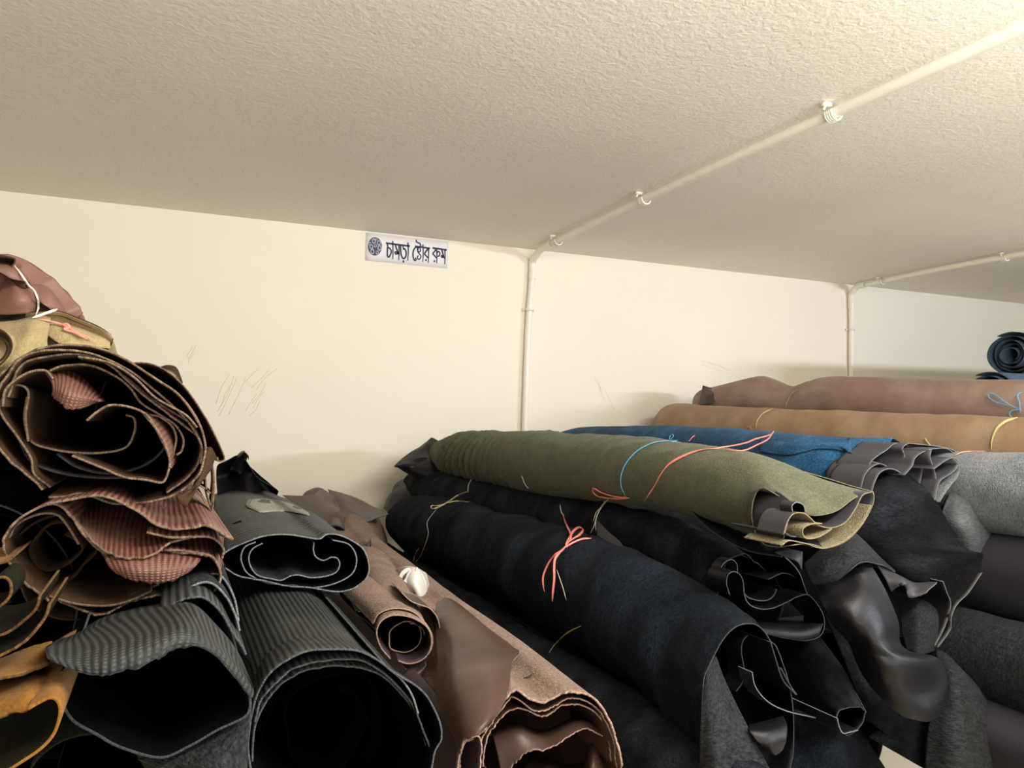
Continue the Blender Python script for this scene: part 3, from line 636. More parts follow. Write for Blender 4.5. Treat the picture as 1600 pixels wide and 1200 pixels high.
drape('inner_fold', [[(915,1185,.69),(922,1158,.68),(932,1155,.68),(942,1170,.69)], [(908,1230,.66),(922,1200,.645),(935,1198,.645),(952,1220,.66)], [(900,1290,.66),(920,1290,.64),(940,1290,.64),(958,1290,.66)]], [m['smooth_brown'], m['smooth_brown'], m['rim_taupe']], t, nu=40, nv=30, flip=True)
rows = [[(680,940,0.990),(698,934,0.970),(720,944,0.960),(738,960,0.950)],
 [(681,962,0.930),(702,950,0.910),(735,958,0.900),(768,984,0.900)],
 [(680,1000,0.830),(715,985,0.800),(765,988,0.790),(806,1007,0.800)],
 [(680,1028,0.770),(715,1015,0.735),(768,1010,0.725),(812,1017,0.740)],
 [(682,1062,0.710),(718,1048,0.670),(765,1040,0.660),(800,1036,0.680)],
 [(688,1105,0.650),(720,1092,0.615),(762,1085,0.605),(795,1072,0.625)],
 [(700,1145,0.610),(724,1140,0.580),(756,1130,0.570),(782,1110,0.590)],
 [(712,1178,0.590),(722,1162,0.575),(748,1150,0.565),(770,1126,0.580)]]
drape('smooth_flap', rows, [m['smooth_brown'], m['suede_taupe'], m['rim_taupe']], t, nu=110, nv=120, flip=True, amp=.005, rag=.003)
extr('side_curl', [(712,1260),(714,1215),(718,1180),(728,1158),(748,1150),(754,1165),(752,1200),(745,1260)], .605, .8, [m['smooth_purple'], m['smooth_purple'], m['rim_taupe']], t, nu=70, rag=.002)
drape('back_flap', [[(470,780,2.2),(480,768,2.2),(500,762,2.2),(522,775,2.15)], [(480,800,2.1),(498,792,2.08),(515,790,2.05),(532,800,2.05)], [(500,830,1.9),(520,822,1.88),(535,825,1.87),(548,840,1.87)]], [m['smooth_purple'], m['smooth_purple'], m['rim_dark']], t, nu=40, nv=30, amp=.004)
drape('back_flap', [[(512,765,2.2),(535,772,2.2),(560,782,2.2),(592,798,2.2)], [(525,790,2.1),(545,795,2.08),(570,805,2.08),(600,800,2.1)], [(532,805,2.02),(550,818,2.0),(575,816,2.0),(608,803,2.05)]], [m['smooth_purple'], m['smooth_purple'], m['rim_dark']], t, nu=40, nv=30, amp=.008, flip=True)
drape('back_flap', [[(500,765,2.1),(520,778,2.1),(530,795,2.1)], [(485,775,2.0),(505,795,1.98),(530,800,1.98)], [(440,775,1.9),(470,800,1.9),(520,830,1.9)]], [m['suede_taupe'], m['smooth_purple'], m['rim_taupe']], t, nu=40, nv=24, amp=.004)
drape('side_curl', [[(560,850,1.5),(572,842,1.5),(580,840,1.5)], [(565,860,1.44),(575,848,1.43),(579,855,1.45)], [(570,862,1.42),(577,858,1.42),(580,868,1.43)]], [m['suede_taupe'], m['smooth_purple'], m['rim_taupe']], t, nu=20, nv=16)
big_taupe = t

# black filler rolls added to keep the gaps in the left stack dark
def plain(label, st, mats, group, yend=None, **kw):
    t = thing('leather_roll', label, 'leather roll', (st[-1][0], st[-1][1], st[-1][2]-st[-1][3]), group)
    body('outer_hide', st, None, None, mats, t, nu=90, nv=90, a0=50, a1=410, wob=.03, **kw)
    X, Y, Z, r = st[-1]
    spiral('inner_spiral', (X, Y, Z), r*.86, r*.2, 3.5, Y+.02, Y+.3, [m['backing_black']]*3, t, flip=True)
    return t
def rw(px, py, y, r): p = W(px, py, y); return (float(p[0]), float(p[1]), float(p[2]), r)
def par(px, py, y0, y1, r):
    X, Y, Z, _ = rw(px, py, y0, r); return [(X, y1, Z, r*.9), (X, (y0+y1)/2, Z, r), (X, y0, Z, r)]
GL = 'leather rolls stacked on the left'
plain('black filler roll darkening the gap left of the two maroon embossed rolls', par(-30, 765, .80, 1.9, .080), [m['backing_black']]*2+[m['rim_dark']], GL)
plain('black filler roll darkening the gap between the ochre and black ribbed rolls', par(80, 1085, .66, 1.9, .080), [m['backing_black']]*2+[m['rim_dark']], GL)
plain('black filler roll darkening the gap behind the lower ochre hides at the left edge', par(-90, 960, .60, 1.8, .080), [m['backing_black']]*2+[m['rim_dark']], GL)

# ================================================================ RIGHT PILE (rolls lie towards the wall, ends to the right)
GR = 'leather rolls stacked on the right'
def cap(t, st, yb, yf, mt):
    P, r = stations(st, yb, yf)[-1]
    spiral('inner_spiral', P, r*.88, r*.2, 3.5, P[1]+.015, P[1]+.3, mt, t, flip=True)
sb = [m['suede_black'], m['smooth_black'], m['rim_dark']]
nv_ = [m['suede_navy'], m['smooth_black'], m['rim_dark']]
sk = [m['smooth_black'], m['suede_black'], m['rim_grey']]
sg_ = [m['smooth_grey'], m['suede_charcoal'], m['rim_grey']]

# olive roll
t = thing('leather_roll', 'long olive green suede roll lying on top of the black rolls', 'leather roll', W(1290, 860, .67), GR)
ol = [m['suede_olive'], m['smooth_grey_brown'], m['suede_olive_light']]
FR = [(1358,768,0),(1335,778,0),(1310,796,0),(1285,803,0),(1262,802,.01),(1240,786,.03),(1205,768,.07),(1190,763,.09),(1180,778,.10),(1176,805,.10),(1181,830,.10),(1194,850,.08),(1215,855,.04),(1236,853,0),(1262,850,0),(1290,857,0),(1320,848,0),(1346,822,0),(1363,792,0),(1366,776,0),(1364,768,0)]
body('outer_hide', [(684,715,24),(720,713,34),(790,718,44),(880,728,51),(1000,737,54),(1120,757,57),(1200,778,62)], 2.28, .80, ol, t, wob=.03,
     front=[W(a, b, .66+c) for a, b, c in FR], nu=260, nv=260, amp=.0035, fold=[(.016, 9, 25, 1.0, .10, .55), (.003, 6, 9, 1.5, .02, .9)], a0=50, a1=410)
drape('inner_sheet', [[(1186,763,.775),(1172,800,.768),(1178,834,.768),(1195,862,.77)], [(1214,768,.725),(1201,800,.722),(1203,832,.722),(1209,858,.722)], [(1238,785,.68),(1233,805,.672),(1227,828,.672),(1220,853,.68)]], [m['smooth_grey_brown'], m['suede_olive_light'], m['rim_grey']], t, nu=50, nv=30)
extr('inner_fold', [(1224,835),(1230,815),(1240,802),(1255,801),(1266,808),(1278,819),(1298,824),(1320,816),(1336,795),(1348,773),(1362,768)], .655, .70, [m['smooth_grey'], m['suede_olive_light'], m['suede_olive_light']], t, nu=140)
extr('inner_fold', [(1238,800),(1237,790),(1245,784),(1256,789),(1259,800)], .66, .68, [m['smooth_grey_brown'], m['backing_black'], m['rim_grey']], t, nu=50)
extr('inner_fold', [(1285,819),(1268,820),(1256,826),(1256,836),(1263,841),(1280,838),(1300,826)], .652, .69, [m['suede_olive_light']]*3, t, nu=70)
extr('inner_fold', [(1228,832),(1236,837),(1244,838)], .655, .75, [m['smooth_grey']]*3, t, nu=20)
extr('inner_sole', [(1222,853),(1232,846),(1244,847),(1262,851),(1276,856),(1292,857),(1320,846),(1345,822),(1362,790)][::-1], .655, .72, [m['smooth_grey_brown'], m['suede_olive_light'], m['suede_olive_light']], t, nu=120, flip=False)
drape('under_hide', [[(1045,770,1.02),(1090,795,.95),(1140,825,.88),(1200,850,.80),(1240,860,.74)], [(1066,745,1.0),(1076,785,.95),(1108,822,.88),(1165,855,.80),(1225,868,.74)], [(1064,742,.99),(1074,788,.94),(1106,826,.87),(1162,859,.79),(1222,871,.73)]], [m['smooth_black'], m['smooth_black'], m['rim_dark']], t, nu=80, nv=14)
drape('corner_tab', [[(1210,862,.74),(1235,858,.73),(1254,862,.72)], [(1225,870,.73),(1240,872,.72),(1254,876,.72)], [(1246,878,.725),(1250,884,.72),(1253,890,.72)]], [m['smooth_grey']]*3, t, nu=20, nv=14, flip=True)
drape('side_flap', [[(745,700,2.0),(765,695,1.97),(785,705,1.93)], [(722,715,1.97),(752,712,1.93),(776,722,1.88)], [(712,730,1.96),(742,735,1.92),(770,738,1.87)], [(706,735,1.97),(735,744,1.92),(765,742,1.88)]], [m['suede_olive'], m['smooth_grey_brown'], m['suede_olive']], t, nu=40, nv=30, flip=True, amp=.003)
olive = t

# shiny black hide bundle at the wall end
t = thing('leather_hide', 'glossy black leather hide with pointed corner at olive roll wall end', 'leather hide', W(680, 790, 2.2), 'loose black hides at the wall end')
drape('sheet', [[(668,690,2.28),(676,684,2.28),(690,694,2.26),(700,710,2.26)], [(645,705,2.24),(665,702,2.22),(690,712,2.2),(710,725,2.2)], [(617,727,2.2),(645,718,2.18),(680,722,2.15),(720,738,2.15)], [(625,732,2.19),(650,738,2.14),(690,745,2.10),(740,755,2.1)], [(645,744,2.2),(665,758,2.14),(705,768,2.1),(740,775,2.1)]], sk, t, nu=70, nv=60, flip=True, amp=.006)
drape('fold', [[(617,727,2.195),(630,722,2.18),(655,715,2.17),(668,714,2.17)], [(620,729,2.18),(640,727,2.15),(660,728,2.15),(668,722,2.16)], [(628,734,2.18),(642,738,2.15),(656,738,2.15),(660,732,2.16)]], [m['smooth_black'], m['smooth_black'], m['smooth_black']], t, nu=30, nv=20, flip=True, amp=.003)
t2 = thing('leather_hide', 'crumpled dark grey leather hide rising against the wall, below pointed black one', 'leather hide', W(640, 800, 2.3), 'loose black hides at the wall end')
drape('sheet', [[(600,795,2.34),(606,772,2.34),(622,752,2.34),(642,747,2.32),(672,748,2.3)], [(606,800,2.28),(614,778,2.27),(632,760,2.26),(652,756,2.24),(690,756,2.24)], [(612,812,2.24),(624,795,2.22),(645,775,2.2),(670,770,2.18),(700,768,2.18)], [(620,830,2.2),(640,815,2.18),(660,800,2.16),(690,790,2.14),(720,785,2.14)]], sk, t2, nu=60, nv=50, flip=True, amp=.008)

# middle black roll under the olive one
t = thing('leather_roll', 'black suede roll squeezed between the olive roll and pink-tied navy roll', 'leather roll', W(1200, 960, .82), GR)
body('outer_hide', [(650,757,22),(690,770,33),(780,792,38),(850,807,39),(930,825,43),(1000,847,47),(1060,869,51),(1110,895,55)], 2.3, .95, sb, t,
     front=[W(a, b, .86) for a, b in [(1178,875),(1165,862),(1150,866),(1136,874),(1128,888),(1125,905),(1121,920),(1118,935),(1122,955),(1140,972),(1170,985),(1200,985),(1220,960),(1222,930),(1210,900),(1192,882),(1180,876)]], nu=220, nv=220, amp=.006, wob=.05, fold=[(.005, 7, 12, 1.5)], a0=50, a1=410)
extr('inner_curl', [(1126,902),(1126,888),(1134,877),(1145,874),(1152,882),(1153,896)], .83, .85, [m['smooth_black'], m['smooth_black'], m['rim_grey']], t, nu=50)
extr('inner_curl', [(1140,930),(1135,912),(1137,898),(1146,892),(1156,896),(1162,908),(1164,930),(1172,944),(1190,951),(1210,949),(1230,940),(1246,932),(1262,929),(1276,942),(1286,960),(1288,980),(1280,995),(1258,1001),(1225,997),(1196,990),(1175,985)], .80, .84, [m['smooth_black'], m['smooth_black'], m['rim_grey']], t, nu=200, amp=.001)
extr('inner_curl', [(1164,928),(1172,934),(1188,938),(1202,936),(1210,928),(1213,920)], .82, .92, [m['smooth_black'], m['smooth_black'], m['rim_grey']], t, nu=60)
extr('inner_curl', [(1225,868),(1240,882),(1250,896),(1256,912),(1262,929)], .82, .92, [m['smooth_black'], m['smooth_black'], m['rim_grey']], t, nu=60)
extr('inner_curl', [(1200,905),(1225,895),(1245,903),(1255,915)], .83, .92, [m['smooth_black'], m['smooth_black'], m['rim_dark']], t, nu=60)
drape('lower_lip', [[(1172,968,.88),(1210,966,.88),(1250,962,.88),(1282,958,.88)], [(1176,980,.80),(1210,984,.79),(1250,985,.79),(1286,975,.80)], [(1195,989,.79),(1220,996,.785),(1255,1001,.785),(1280,993,.79)]], [m['smooth_grey_brown'], m['smooth_black'], m['rim_grey']], t, nu=50, nv=24, flip=True)
drape('side_tab', [[(932,812,1.14),(950,830,1.10),(968,845,1.07)], [(933,838,1.12),(952,850,1.08),(978,858,1.05)], [(936,858,1.10),(955,857,1.07),(985,860,1.05)]], [m['smooth_grey_brown'], m['smooth_black'], m['rim_dark']], t, nu=24, nv=20, flip=True)
mid_black = t

# large navy black roll with the pink bow
t = thing('leather_roll', 'large navy black suede roll tied with a pink plastic bow', 'leather roll', W(1150, 1200, .62), GR)
body('outer_hide', [(625,815,22),(645,818,42),(700,832,52),(780,862,60),(870,900,72),(960,945,88),(1040,995,98),(1100,1040,106)], 2.32, .80, nv_, t,
     front=[W(a, b, .69) for a, b in [(1206,1006),(1196,990),(1182,979),(1165,978),(1148,983),(1130,998),(1116,1018),(1104,1040),(1096,1060),(1094,1085),(1094,1120),(1094,1170),(1100,1215),(1130,1250),(1180,1260),(1225,1230),(1240,1180),(1240,1120),(1230,1070),(1215,1030),(1208,1010)]], nu=260, nv=260, amp=.009, wob=.06, fold=[(.006, 5, 9, 1.8)], a0=50, a1=410)
drape('hanging_face', [[(1098,1062,.70),(1104,1045,.70),(1112,1032,.71),(1120,1024,.72)], [(1096,1100,.68),(1108,1085,.68),(1122,1072,.69),(1134,1064,.70)], [(1094,1140,.67),(1115,1130,.66),(1140,1120,.67),(1160,1118,.68)], [(1093,1180,.66),(1120,1175,.64),(1155,1165,.65),(1182,1160,.66)], [(1092,1240,.66),(1125,1235,.63),(1165,1220,.64),(1208,1210,.65)]], [m['suede_charcoal'], m['suede_black'], m['rim_dark']], t, nu=50, nv=60, flip=True, amp=.002)
extr('inner_curl', [(1150,1080),(1160,1065),(1162,1045),(1158,1020),(1160,1002),(1168,992)], .71, .74, [m['smooth_black'], m['smooth_black'], m['rim_dark']], t, nu=60)
extr('inner_curl', [(1176,1050),(1180,1070),(1192,1088),(1210,1102),(1235,1112),(1262,1118),(1275,1121)], .69, .715, [m['smooth_black'], m['suede_charcoal'], m['rim_grey']], t, nu=60)
extr('rim_fold', [(1205,1003),(1213,1030),(1224,1062),(1240,1080),(1245,1086),(1236,1074),(1220,1045)], .685, .78, [m['suede_charcoal'], m['smooth_black'], m['rim_dark']], t, nu=60)
drape('smooth_tongue', [[(1170,1130,.69),(1195,1125,.69),(1223,1118,.68)], [(1172,1140,.66),(1200,1140,.655),(1230,1135,.66)], [(1185,1160,.65),(1205,1160,.645),(1229,1155,.65)], [(1200,1175,.65),(1212,1180,.645),(1224,1172,.65)]], sk, t, nu=40, nv=36, flip=True, amp=.002)
navy = t

# dark rolls beneath
low_black = plain('black suede roll in shadow beneath the pink-tied navy roll', [(.60,2.3,-.465,.072),(.60,1.6,-.475,.075),(.60,.62,-.48,.075)], sb, GR, amp=.006, fold=[(.003, 5, 9, 1.8)])
plain('lowest black suede roll beside the big taupe roll', [(.45,2.3,-.53,.068),(.45,1.6,-.54,.07),(.45,.6,-.55,.07)], sb, GR, amp=.006)
plain('black suede roll right of the one beneath the pink-tied roll', [(.785,2.3,-.475,.078),(.785,1.6,-.48,.085),(.785,.82,-.48,.085)], sb, GR, amp=.004)
plain('deepest black suede roll under the whole right stack', [(.70,2.3,-.63,.078),(.70,1.6,-.64,.085),(.70,.75,-.64,.085)], sb, GR, amp=.004)
plain('black suede roll buried behind the draped hides', [(1.0,2.3,-.27,.08),(1.0,1.6,-.28,.085),(1.0,1.02,-.29,.085)], sb, GR, amp=.004)
plain('black suede roll deep under the draped hides', [(1.03,2.2,-.45,.08),(1.03,1.6,-.45,.085),(1.01,.86,-.45,.085)], sb, GR, amp=.004)
plain('black suede roll low in the gap under the glossy hide', [(1.15,2.2,-.60,.07),(1.15,1.6,-.60,.075),(1.15,.92,-.60,.075)], sb, GR, amp=.004)

# blue roll
t = thing('leather_roll', 'blue suede roll with grey leather layers fanning from its end', 'leather roll', W(1330, 840, .85), GR)
bl_ = [m['suede_blue'], m['smooth_grey_brown'], m['rim_dark']]
body('outer_hide', [(870,706,28),(910,710,42),(1030,715,50),(1120,722,53),(1200,730,55),(1280,742,58)], 2.3, 1.0, bl_, t,
     front=[W(a, b, .90+c) for a, b, c in [(1420,700,0),(1397,686,0),(1392,690,0),(1380,708,0),(1368,724,.01),(1350,724,.02),(1342,735,.03),(1341,755,.04),(1342,780,.04),(1350,800,.04),(1380,815,0),(1410,810,0),(1430,780,0),(1435,740,0),(1425,710,0)]], nu=200, nv=180, amp=.003, wob=.03, a0=50, a1=410)
for i, (q, y0, y1) in enumerate([([(1352,748),(1362,720),(1385,703),(1402,692),(1440,694),(1478,699),(1496,706)], .86, .93),
    ([(1404,740),(1411,722),(1413,712),(1410,702),(1413,696),(1420,692)], .84, .90),
    ([(1413,742),(1425,728),(1430,715),(1442,706),(1458,701),(1478,700),(1490,707)], .82, .92),
    ([(1437,756),(1441,735),(1442,720),(1445,705)], .83, .92),
    ([(1453,772),(1461,760),(1462,745),(1458,730),(1453,715),(1455,703)], .81, .92),
    ([(1460,782),(1464,765),(1470,750),(1485,740),(1494,732),(1497,722),(1490,716),(1478,720),(1460,733)], .80, .92),
    ([(1468,784),(1478,768),(1488,755),(1496,745),(1499,735),(1497,725),(1490,717)], .80, .9)]):
    extr('grey_layer', q, y0, y1, [m['smooth_grey'], m['smooth_grey'], m['rim_grey']] if i < 6 else [m['suede_grey'], m['smooth_grey'], m['rim_grey']], t, nu=80, nv=16)
for q, y in (([(1345,770),(1341,750),(1346,733),(1358,722),(1372,723),(1385,730)], .87), ([(1345,765),(1350,745),(1360,731),(1374,724),(1386,728)], .85), ([(1362,768),(1367,752),(1375,738),(1388,732),(1400,734),(1410,740)], .83)):
    extr('end_curl', q, y, y+.07, [m['smooth_grey'], m['smooth_grey'], m['rim_grey']], t, nu=60, nv=14)
blue = t

# large black hide hanging from the blue roll
t = thing('leather_hide', 'large black hide hanging down from the end of the blue roll', 'leather hide', W(1440, 950, .78), 'loose hides hanging off the right stack')
drape('sheet', [[(1365,742,.88),(1385,736,.86),(1408,736,.85),(1430,744,.85)], [(1352,775,.83),(1385,765,.81),(1425,765,.80),(1455,772,.81)], [(1335,815,.82),(1380,808,.78),(1430,805,.77),(1476,808,.79)],
  [(1325,845,.82),(1380,848,.77),(1440,848,.76),(1502,852,.78)], [(1345,862,.82),(1400,878,.77),(1470,878,.76),(1552,866,.77)], [(1375,880,.82),(1420,905,.78),(1480,918,.77),(1540,890,.77)], [(1400,895,.83),(1440,925,.79),(1480,945,.78),(1515,930,.78)]], [m['suede_black'], m['smooth_black'], m['rim_grey']], t, nu=90, nv=110, flip=True, amp=.006)
t = thing('leather_hide', 'grey suede hide lobe hanging right of the large black hide', 'leather hide', W(1530, 880, .80), 'loose hides hanging off the right stack')
drape('sheet', [[(1492,758,.84),(1505,753,.84),(1516,755,.84),(1522,766,.84)], [(1476,790,.82),(1498,788,.80),(1518,785,.80),(1534,798,.82)], [(1470,815,.82),(1500,818,.785),(1530,815,.785),(1556,832,.81)], [(1485,842,.81),(1515,842,.78),(1545,842,.78),(1572,848,.80)], [(1500,860,.80),(1522,864,.78),(1545,867,.78),(1562,866,.79)]], [m['suede_midgrey'], m['smooth_grey'], m['rim_grey']], t, nu=60, nv=60, flip=True, amp=.003)
t = thing('leather_hide', 'charcoal suede hide draped below the open end of the olive roll', 'leather hide', W(1330, 930, .72), 'loose hides hanging off the right stack')
drape('sheet', [[(1256,880,.78),(1290,852,.76),(1330,832,.75),(1350,845,.76)], [(1258,890,.74),(1295,872,.72),(1338,855,.71),(1380,875,.73)], [(1265,905,.73),(1300,893,.705),(1345,872,.70),(1400,893,.73)], [(1272,914,.73),(1310,906,.70),(1345,878,.695),(1378,882,.71)]], [m['suede_charcoal'], m['smooth_black'], m['rim_dark']], t, nu=60, nv=40, flip=True, amp=.001)
t = thing('leather_hide', 'long glossy black hide hanging in an S below the charcoal suede hide', 'leather hide', W(1430, 1125, .68), 'loose hides hanging off the right stack')
drape('sheet', [[(1275,912,.74),(1310,900,.73),(1340,884,.72),(1360,880,.72)], [(1285,945,.715),(1320,938,.69),(1360,925,.685),(1386,925,.70)], [(1302,978,.71),(1340,975,.67),(1380,968,.665),(1404,970,.69)],
 [(1328,1005,.71),(1362,1008,.66),(1392,1005,.655),(1412,1008,.68)], [(1343,1038,.70),(1385,1040,.65),(1432,1034,.65),(1466,1026,.68)], [(1362,1070,.69),(1400,1075,.65),(1442,1078,.66),(1482,1062,.68)], [(1388,1100,.67),(1418,1108,.65),(1448,1110,.65),(1479,1100,.67)], [(1405,1116,.66),(1428,1125,.65),(1448,1128,.65),(1466,1124,.66)]], sk, t, nu=90, nv=120, flip=True, amp=.006)
t = thing('leather_hide', 'small grey wavy leather flap peeking out under the large black hide', 'leather hide', W(1420, 930, .74), 'loose hides hanging off the right stack')
drape('sheet', [[(1370,880,.80),(1400,895,.80),(1430,905,.8),(1465,905,.8)], [(1384,905,.76),(1412,905,.745),(1425,915,.76),(1462,912,.74)], [(1392,925,.755),(1412,914,.735),(1422,930,.75),(1450,922,.735)], [(1394,924,.755),(1414,910,.735),(1422,934,.75),(1448,926,.735)]], [m['smooth_grey'], m['smooth_grey'], m['rim_grey']], t, nu=50, nv=24, flip=True)
t = thing('leather_hide', 'dark suede lobe hanging behind the long glossy black hide', 'leather hide', W(1450, 1020, .74), 'loose hides hanging off the right stack')
drape('sheet', [[(1390,915,.86),(1430,920,.84),(1465,925,.83),(1500,915,.84)], [(1405,950,.80),(1435,950,.77),(1465,950,.77),(1494,945,.79)], [(1408,985,.78),(1435,985,.75),(1462,985,.75),(1487,980,.78)], [(1416,1012,.76),(1435,1022,.74),(1452,1020,.74),(1467,1012,.76)]], [m['suede_charcoal'], m['smooth_black'], m['rim_grey']], t, nu=60, nv=60, flip=True, amp=.002)
extr('fold_edge', [(1474,908),(1480,925),(1486,942),(1482,965),(1472,990),(1461,1010)], .745, .9, [m['suede_charcoal'], m['smooth_black'], m['rim_grey']], t, nu=60)
extr('fold_edge', [(1535,895),(1515,925),(1496,945),(1487,965),(1485,985),(1466,1012)], .74, .9, [m['suede_charcoal'], m['smooth_black'], m['rim_grey']], t, nu=60)

# small black roll among the hides
t = thing('leather_roll', 'slim black suede roll with small square-ish open end below the draped hides', 'leather roll', W(1325, 1150, .64), GR)
body('outer_hide', [(1180,950,48),(1225,1000,52),(1265,1045,50),(1300,1085,42)], 1.2, .74, sb, t,
     front=[W(a, b, .66) for a, b in [(1352,1108),(1345,1103),(1325,1105),(1312,1110),(1305,1120),(1305,1132),(1312,1142),(1325,1147),(1340,1143),(1350,1130),(1353,1112)]], nu=130, nv=90, amp=.003, a0=50, a1=410)
extr('inner_curl', [(1309,1122),(1312,1135),(1318,1145),(1330,1143),(1341,1140)], .655, .75, [m['smooth_black'], m['smooth_black'], m['rim_grey']], t, nu=40)
t = thing('leather_hide', 'black suede hide scrap hanging behind the slim black roll', 'leather hide', W(1370, 1150, .72), 'loose hides hanging off the right stack')
drape('sheet', [[(1290,960,.86),(1320,970,.84),(1345,985,.84),(1370,1010,.84)], [(1315,1020,.80),(1345,1030,.78),(1375,1045,.78),(1400,1060,.80)], [(1335,1075,.76),(1358,1085,.74),(1385,1100,.74),(1410,1115,.76)], [(1352,1125,.74),(1370,1135,.73),(1385,1145,.73),(1401,1158,.74)]], sb, t, nu=50, nv=60, flip=True, amp=.002)
t = thing('leather_hide', 'black hide hanging below the slim black roll down past the frame', 'leather hide', W(1300, 1200, .72), 'loose hides hanging off the right stack')
drape('sheet', [[(1200,1090,.84),(1250,1100,.80),(1300,1130,.78),(1345,1130,.78)], [(1190,1140,.80),(1240,1150,.76),(1300,1160,.74),(1358,1160,.75)], [(1180,1220,.78),(1240,1230,.74),(1320,1240,.73),(1392,1215,.74)], [(1180,1290,.78),(1240,1300,.74),(1330,1310,.73),(1410,1290,.74)]], [m['suede_navy'], m['smooth_black'], m['rim_dark']], t, nu=60, nv=60, flip=True, amp=.004)

# grey rolls along the right edge
t = thing('leather_roll', 'pale grey suede roll at the right edge beside the blue roll', 'leather roll', W(1600, 840, .74), GR)
body('outer_hide', [(1101,735,.06),(1300,748,.068),(1480,763,.072),(1600,772,.077),(1750,786,.08)], 1.6, .6, [m['suede_grey'], m['smooth_grey'], m['rim_grey']], t, nu=120, nv=110, amp=.004, a0=50, a1=410)
cap(t, [(1101,735,.06),(1300,748,.068),(1480,763,.072),(1600,772,.077),(1750,786,.08)], 1.6, .6, [m['suede_grey'], m['smooth_grey'], m['rim_grey']])
grey = t
t = thing('leather_roll', 'dark smooth leather roll under the pale grey suede roll', 'leather roll', W(1600, 975, .72), GR)
body('outer_hide', [(1101,815,.06),(1300,850,.07),(1480,884,.078),(1600,908,.084),(1750,938,.086)], 1.6, .6, [m['smooth_grey_brown'], m['suede_charcoal'], m['rim_grey']], t, nu=120, nv=110, amp=.003, a0=50, a1=410)
cap(t, [(1101,815,.06),(1300,850,.07),(1480,884,.078),(1600,908,.084),(1750,938,.086)], 1.6, .6, [m['smooth_grey_brown'], m['suede_charcoal'], m['rim_grey']])
t = thing('leather_roll', 'charcoal suede roll third down at the right edge', 'leather roll', W(1600, 1100, .70), GR)
body('outer_hide', [(1101,895,.06),(1300,950,.07),(1480,1008,.074),(1600,1046,.076),(1750,1095,.08)], 1.5, .56, [m['suede_charcoal'], m['smooth_black'], m['rim_grey']], t, nu=120, nv=110, amp=.003, a0=50, a1=410)
cap(t, [(1101,895,.06),(1300,950,.07),(1480,1008,.074),(1600,1046,.076),(1750,1095,.08)], 1.5, .56, [m['suede_charcoal'], m['smooth_black'], m['rim_grey']])
t = thing('leather_roll', 'lowest dark smooth roll at the bottom right corner', 'leather roll', W(1600, 1200, .68), GR)
body('outer_hide', [(1200,1010,.06),(1400,1100,.068),(1600,1180,.074),(1750,1240,.078)], 1.4, .54, [m['smooth_grey_brown'], m['suede_charcoal'], m['rim_grey']], t, nu=100, nv=90, amp=.003, a0=50, a1=410)
cap(t, [(1200,1010,.06),(1400,1100,.068),(1600,1180,.074),(1750,1240,.078)], 1.4, .54, [m['smooth_grey_brown'], m['suede_charcoal'], m['rim_grey']])
t = thing('leather_hide', 'charcoal suede hide hanging in folds at the bottom right', 'leather hide', W(1510, 1200, .68), 'loose hides hanging off the right stack')
drape('sheet', [[(1462,1010,.78),(1475,1016,.77),(1490,1028,.76),(1510,1045,.77)], [(1466,1050,.74),(1490,1055,.71),(1520,1065,.71),(1545,1088,.74)], [(1462,1095,.72),(1495,1100,.68),(1530,1110,.69),(1570,1140,.71)], [(1450,1140,.70),(1495,1150,.66),(1540,1160,.68),(1595,1190,.69)], [(1445,1200,.69),(1500,1210,.65),(1550,1220,.67),(1620,1250,.68)], [(1440,1290,.69),(1500,1290,.65),(1560,1290,.67),(1640,1300,.68)]], [m['suede_charcoal'], m['smooth_black'], m['rim_dark']], t, nu=80, nv=90, flip=True, amp=.008)
t = thing('leather_hide', 'dark suede hide scrap hanging between glossy hide and floor', 'leather hide', W(1440, 1160, .74), 'loose hides hanging off the right stack')
drape('sheet', [[(1395,1085,.78),(1430,1095,.76),(1470,1095,.75),(1490,1090,.76)], [(1398,1125,.75),(1430,1135,.73),(1465,1140,.72),(1500,1140,.72)], [(1360,1148,.74),(1400,1170,.72),(1450,1195,.71),(1500,1210,.70)], [(1358,1152,.74),(1400,1176,.72),(1450,1204,.71),(1500,1225,.70)]], sb, t, nu=50, nv=50, flip=True, amp=.003)

# tan and brown rolls further right
t = thing('leather_roll', 'tan nubuck roll with yellow ties behind the blue roll', 'leather roll', W(1300, 725, 1.5), GR)
tn = [m['nubuck_tan'], m['backing_brown'], m['smooth_purple']]
body('outer_hide', [(1038,667,22),(1050,666,33),(1100,668,35),(1200,674,37),(1300,680,40),(1450,690,44),(1600,700,48),(1700,708,52)], 2.35, .88, tn, t, nu=130, nv=200, amp=.004, wob=.03, fold=[(.002, 4, 6, 1.5)], a0=50, a1=410)
cap(t, [(1038,667,22),(1050,666,33),(1100,668,35),(1200,674,37),(1300,680,40),(1450,690,44),(1600,700,48),(1700,708,52)], 2.35, .88, tn)
drape('end_cap', [[(1034,650,2.38),(1050,640,2.34),(1072,636,2.3),(1085,640,2.27)], [(1030,668,2.36),(1046,665,2.30),(1068,664,2.26),(1082,666,2.23)], [(1034,690,2.36),(1048,692,2.30),(1068,692,2.26),(1082,694,2.24)]], [m['nubuck_brown'], m['backing_brown'], m['nubuck_tan']], t, nu=30, nv=24, flip=True)
drape('dark_tab', [[(1050,632,2.33),(1070,634,2.3),(1092,634,2.25)], [(1058,638,2.31),(1072,640,2.27),(1090,638,2.23)]], sk, t, nu=24, nv=10, flip=True)
tan = t
t = thing('leather_roll', 'dusty brown nubuck roll with wavy back end, farthest row', 'leather roll', W(1350, 655, 1.7), GR)
bn = [m['nubuck_brown'], m['smooth_purple'], m['smooth_purple']]
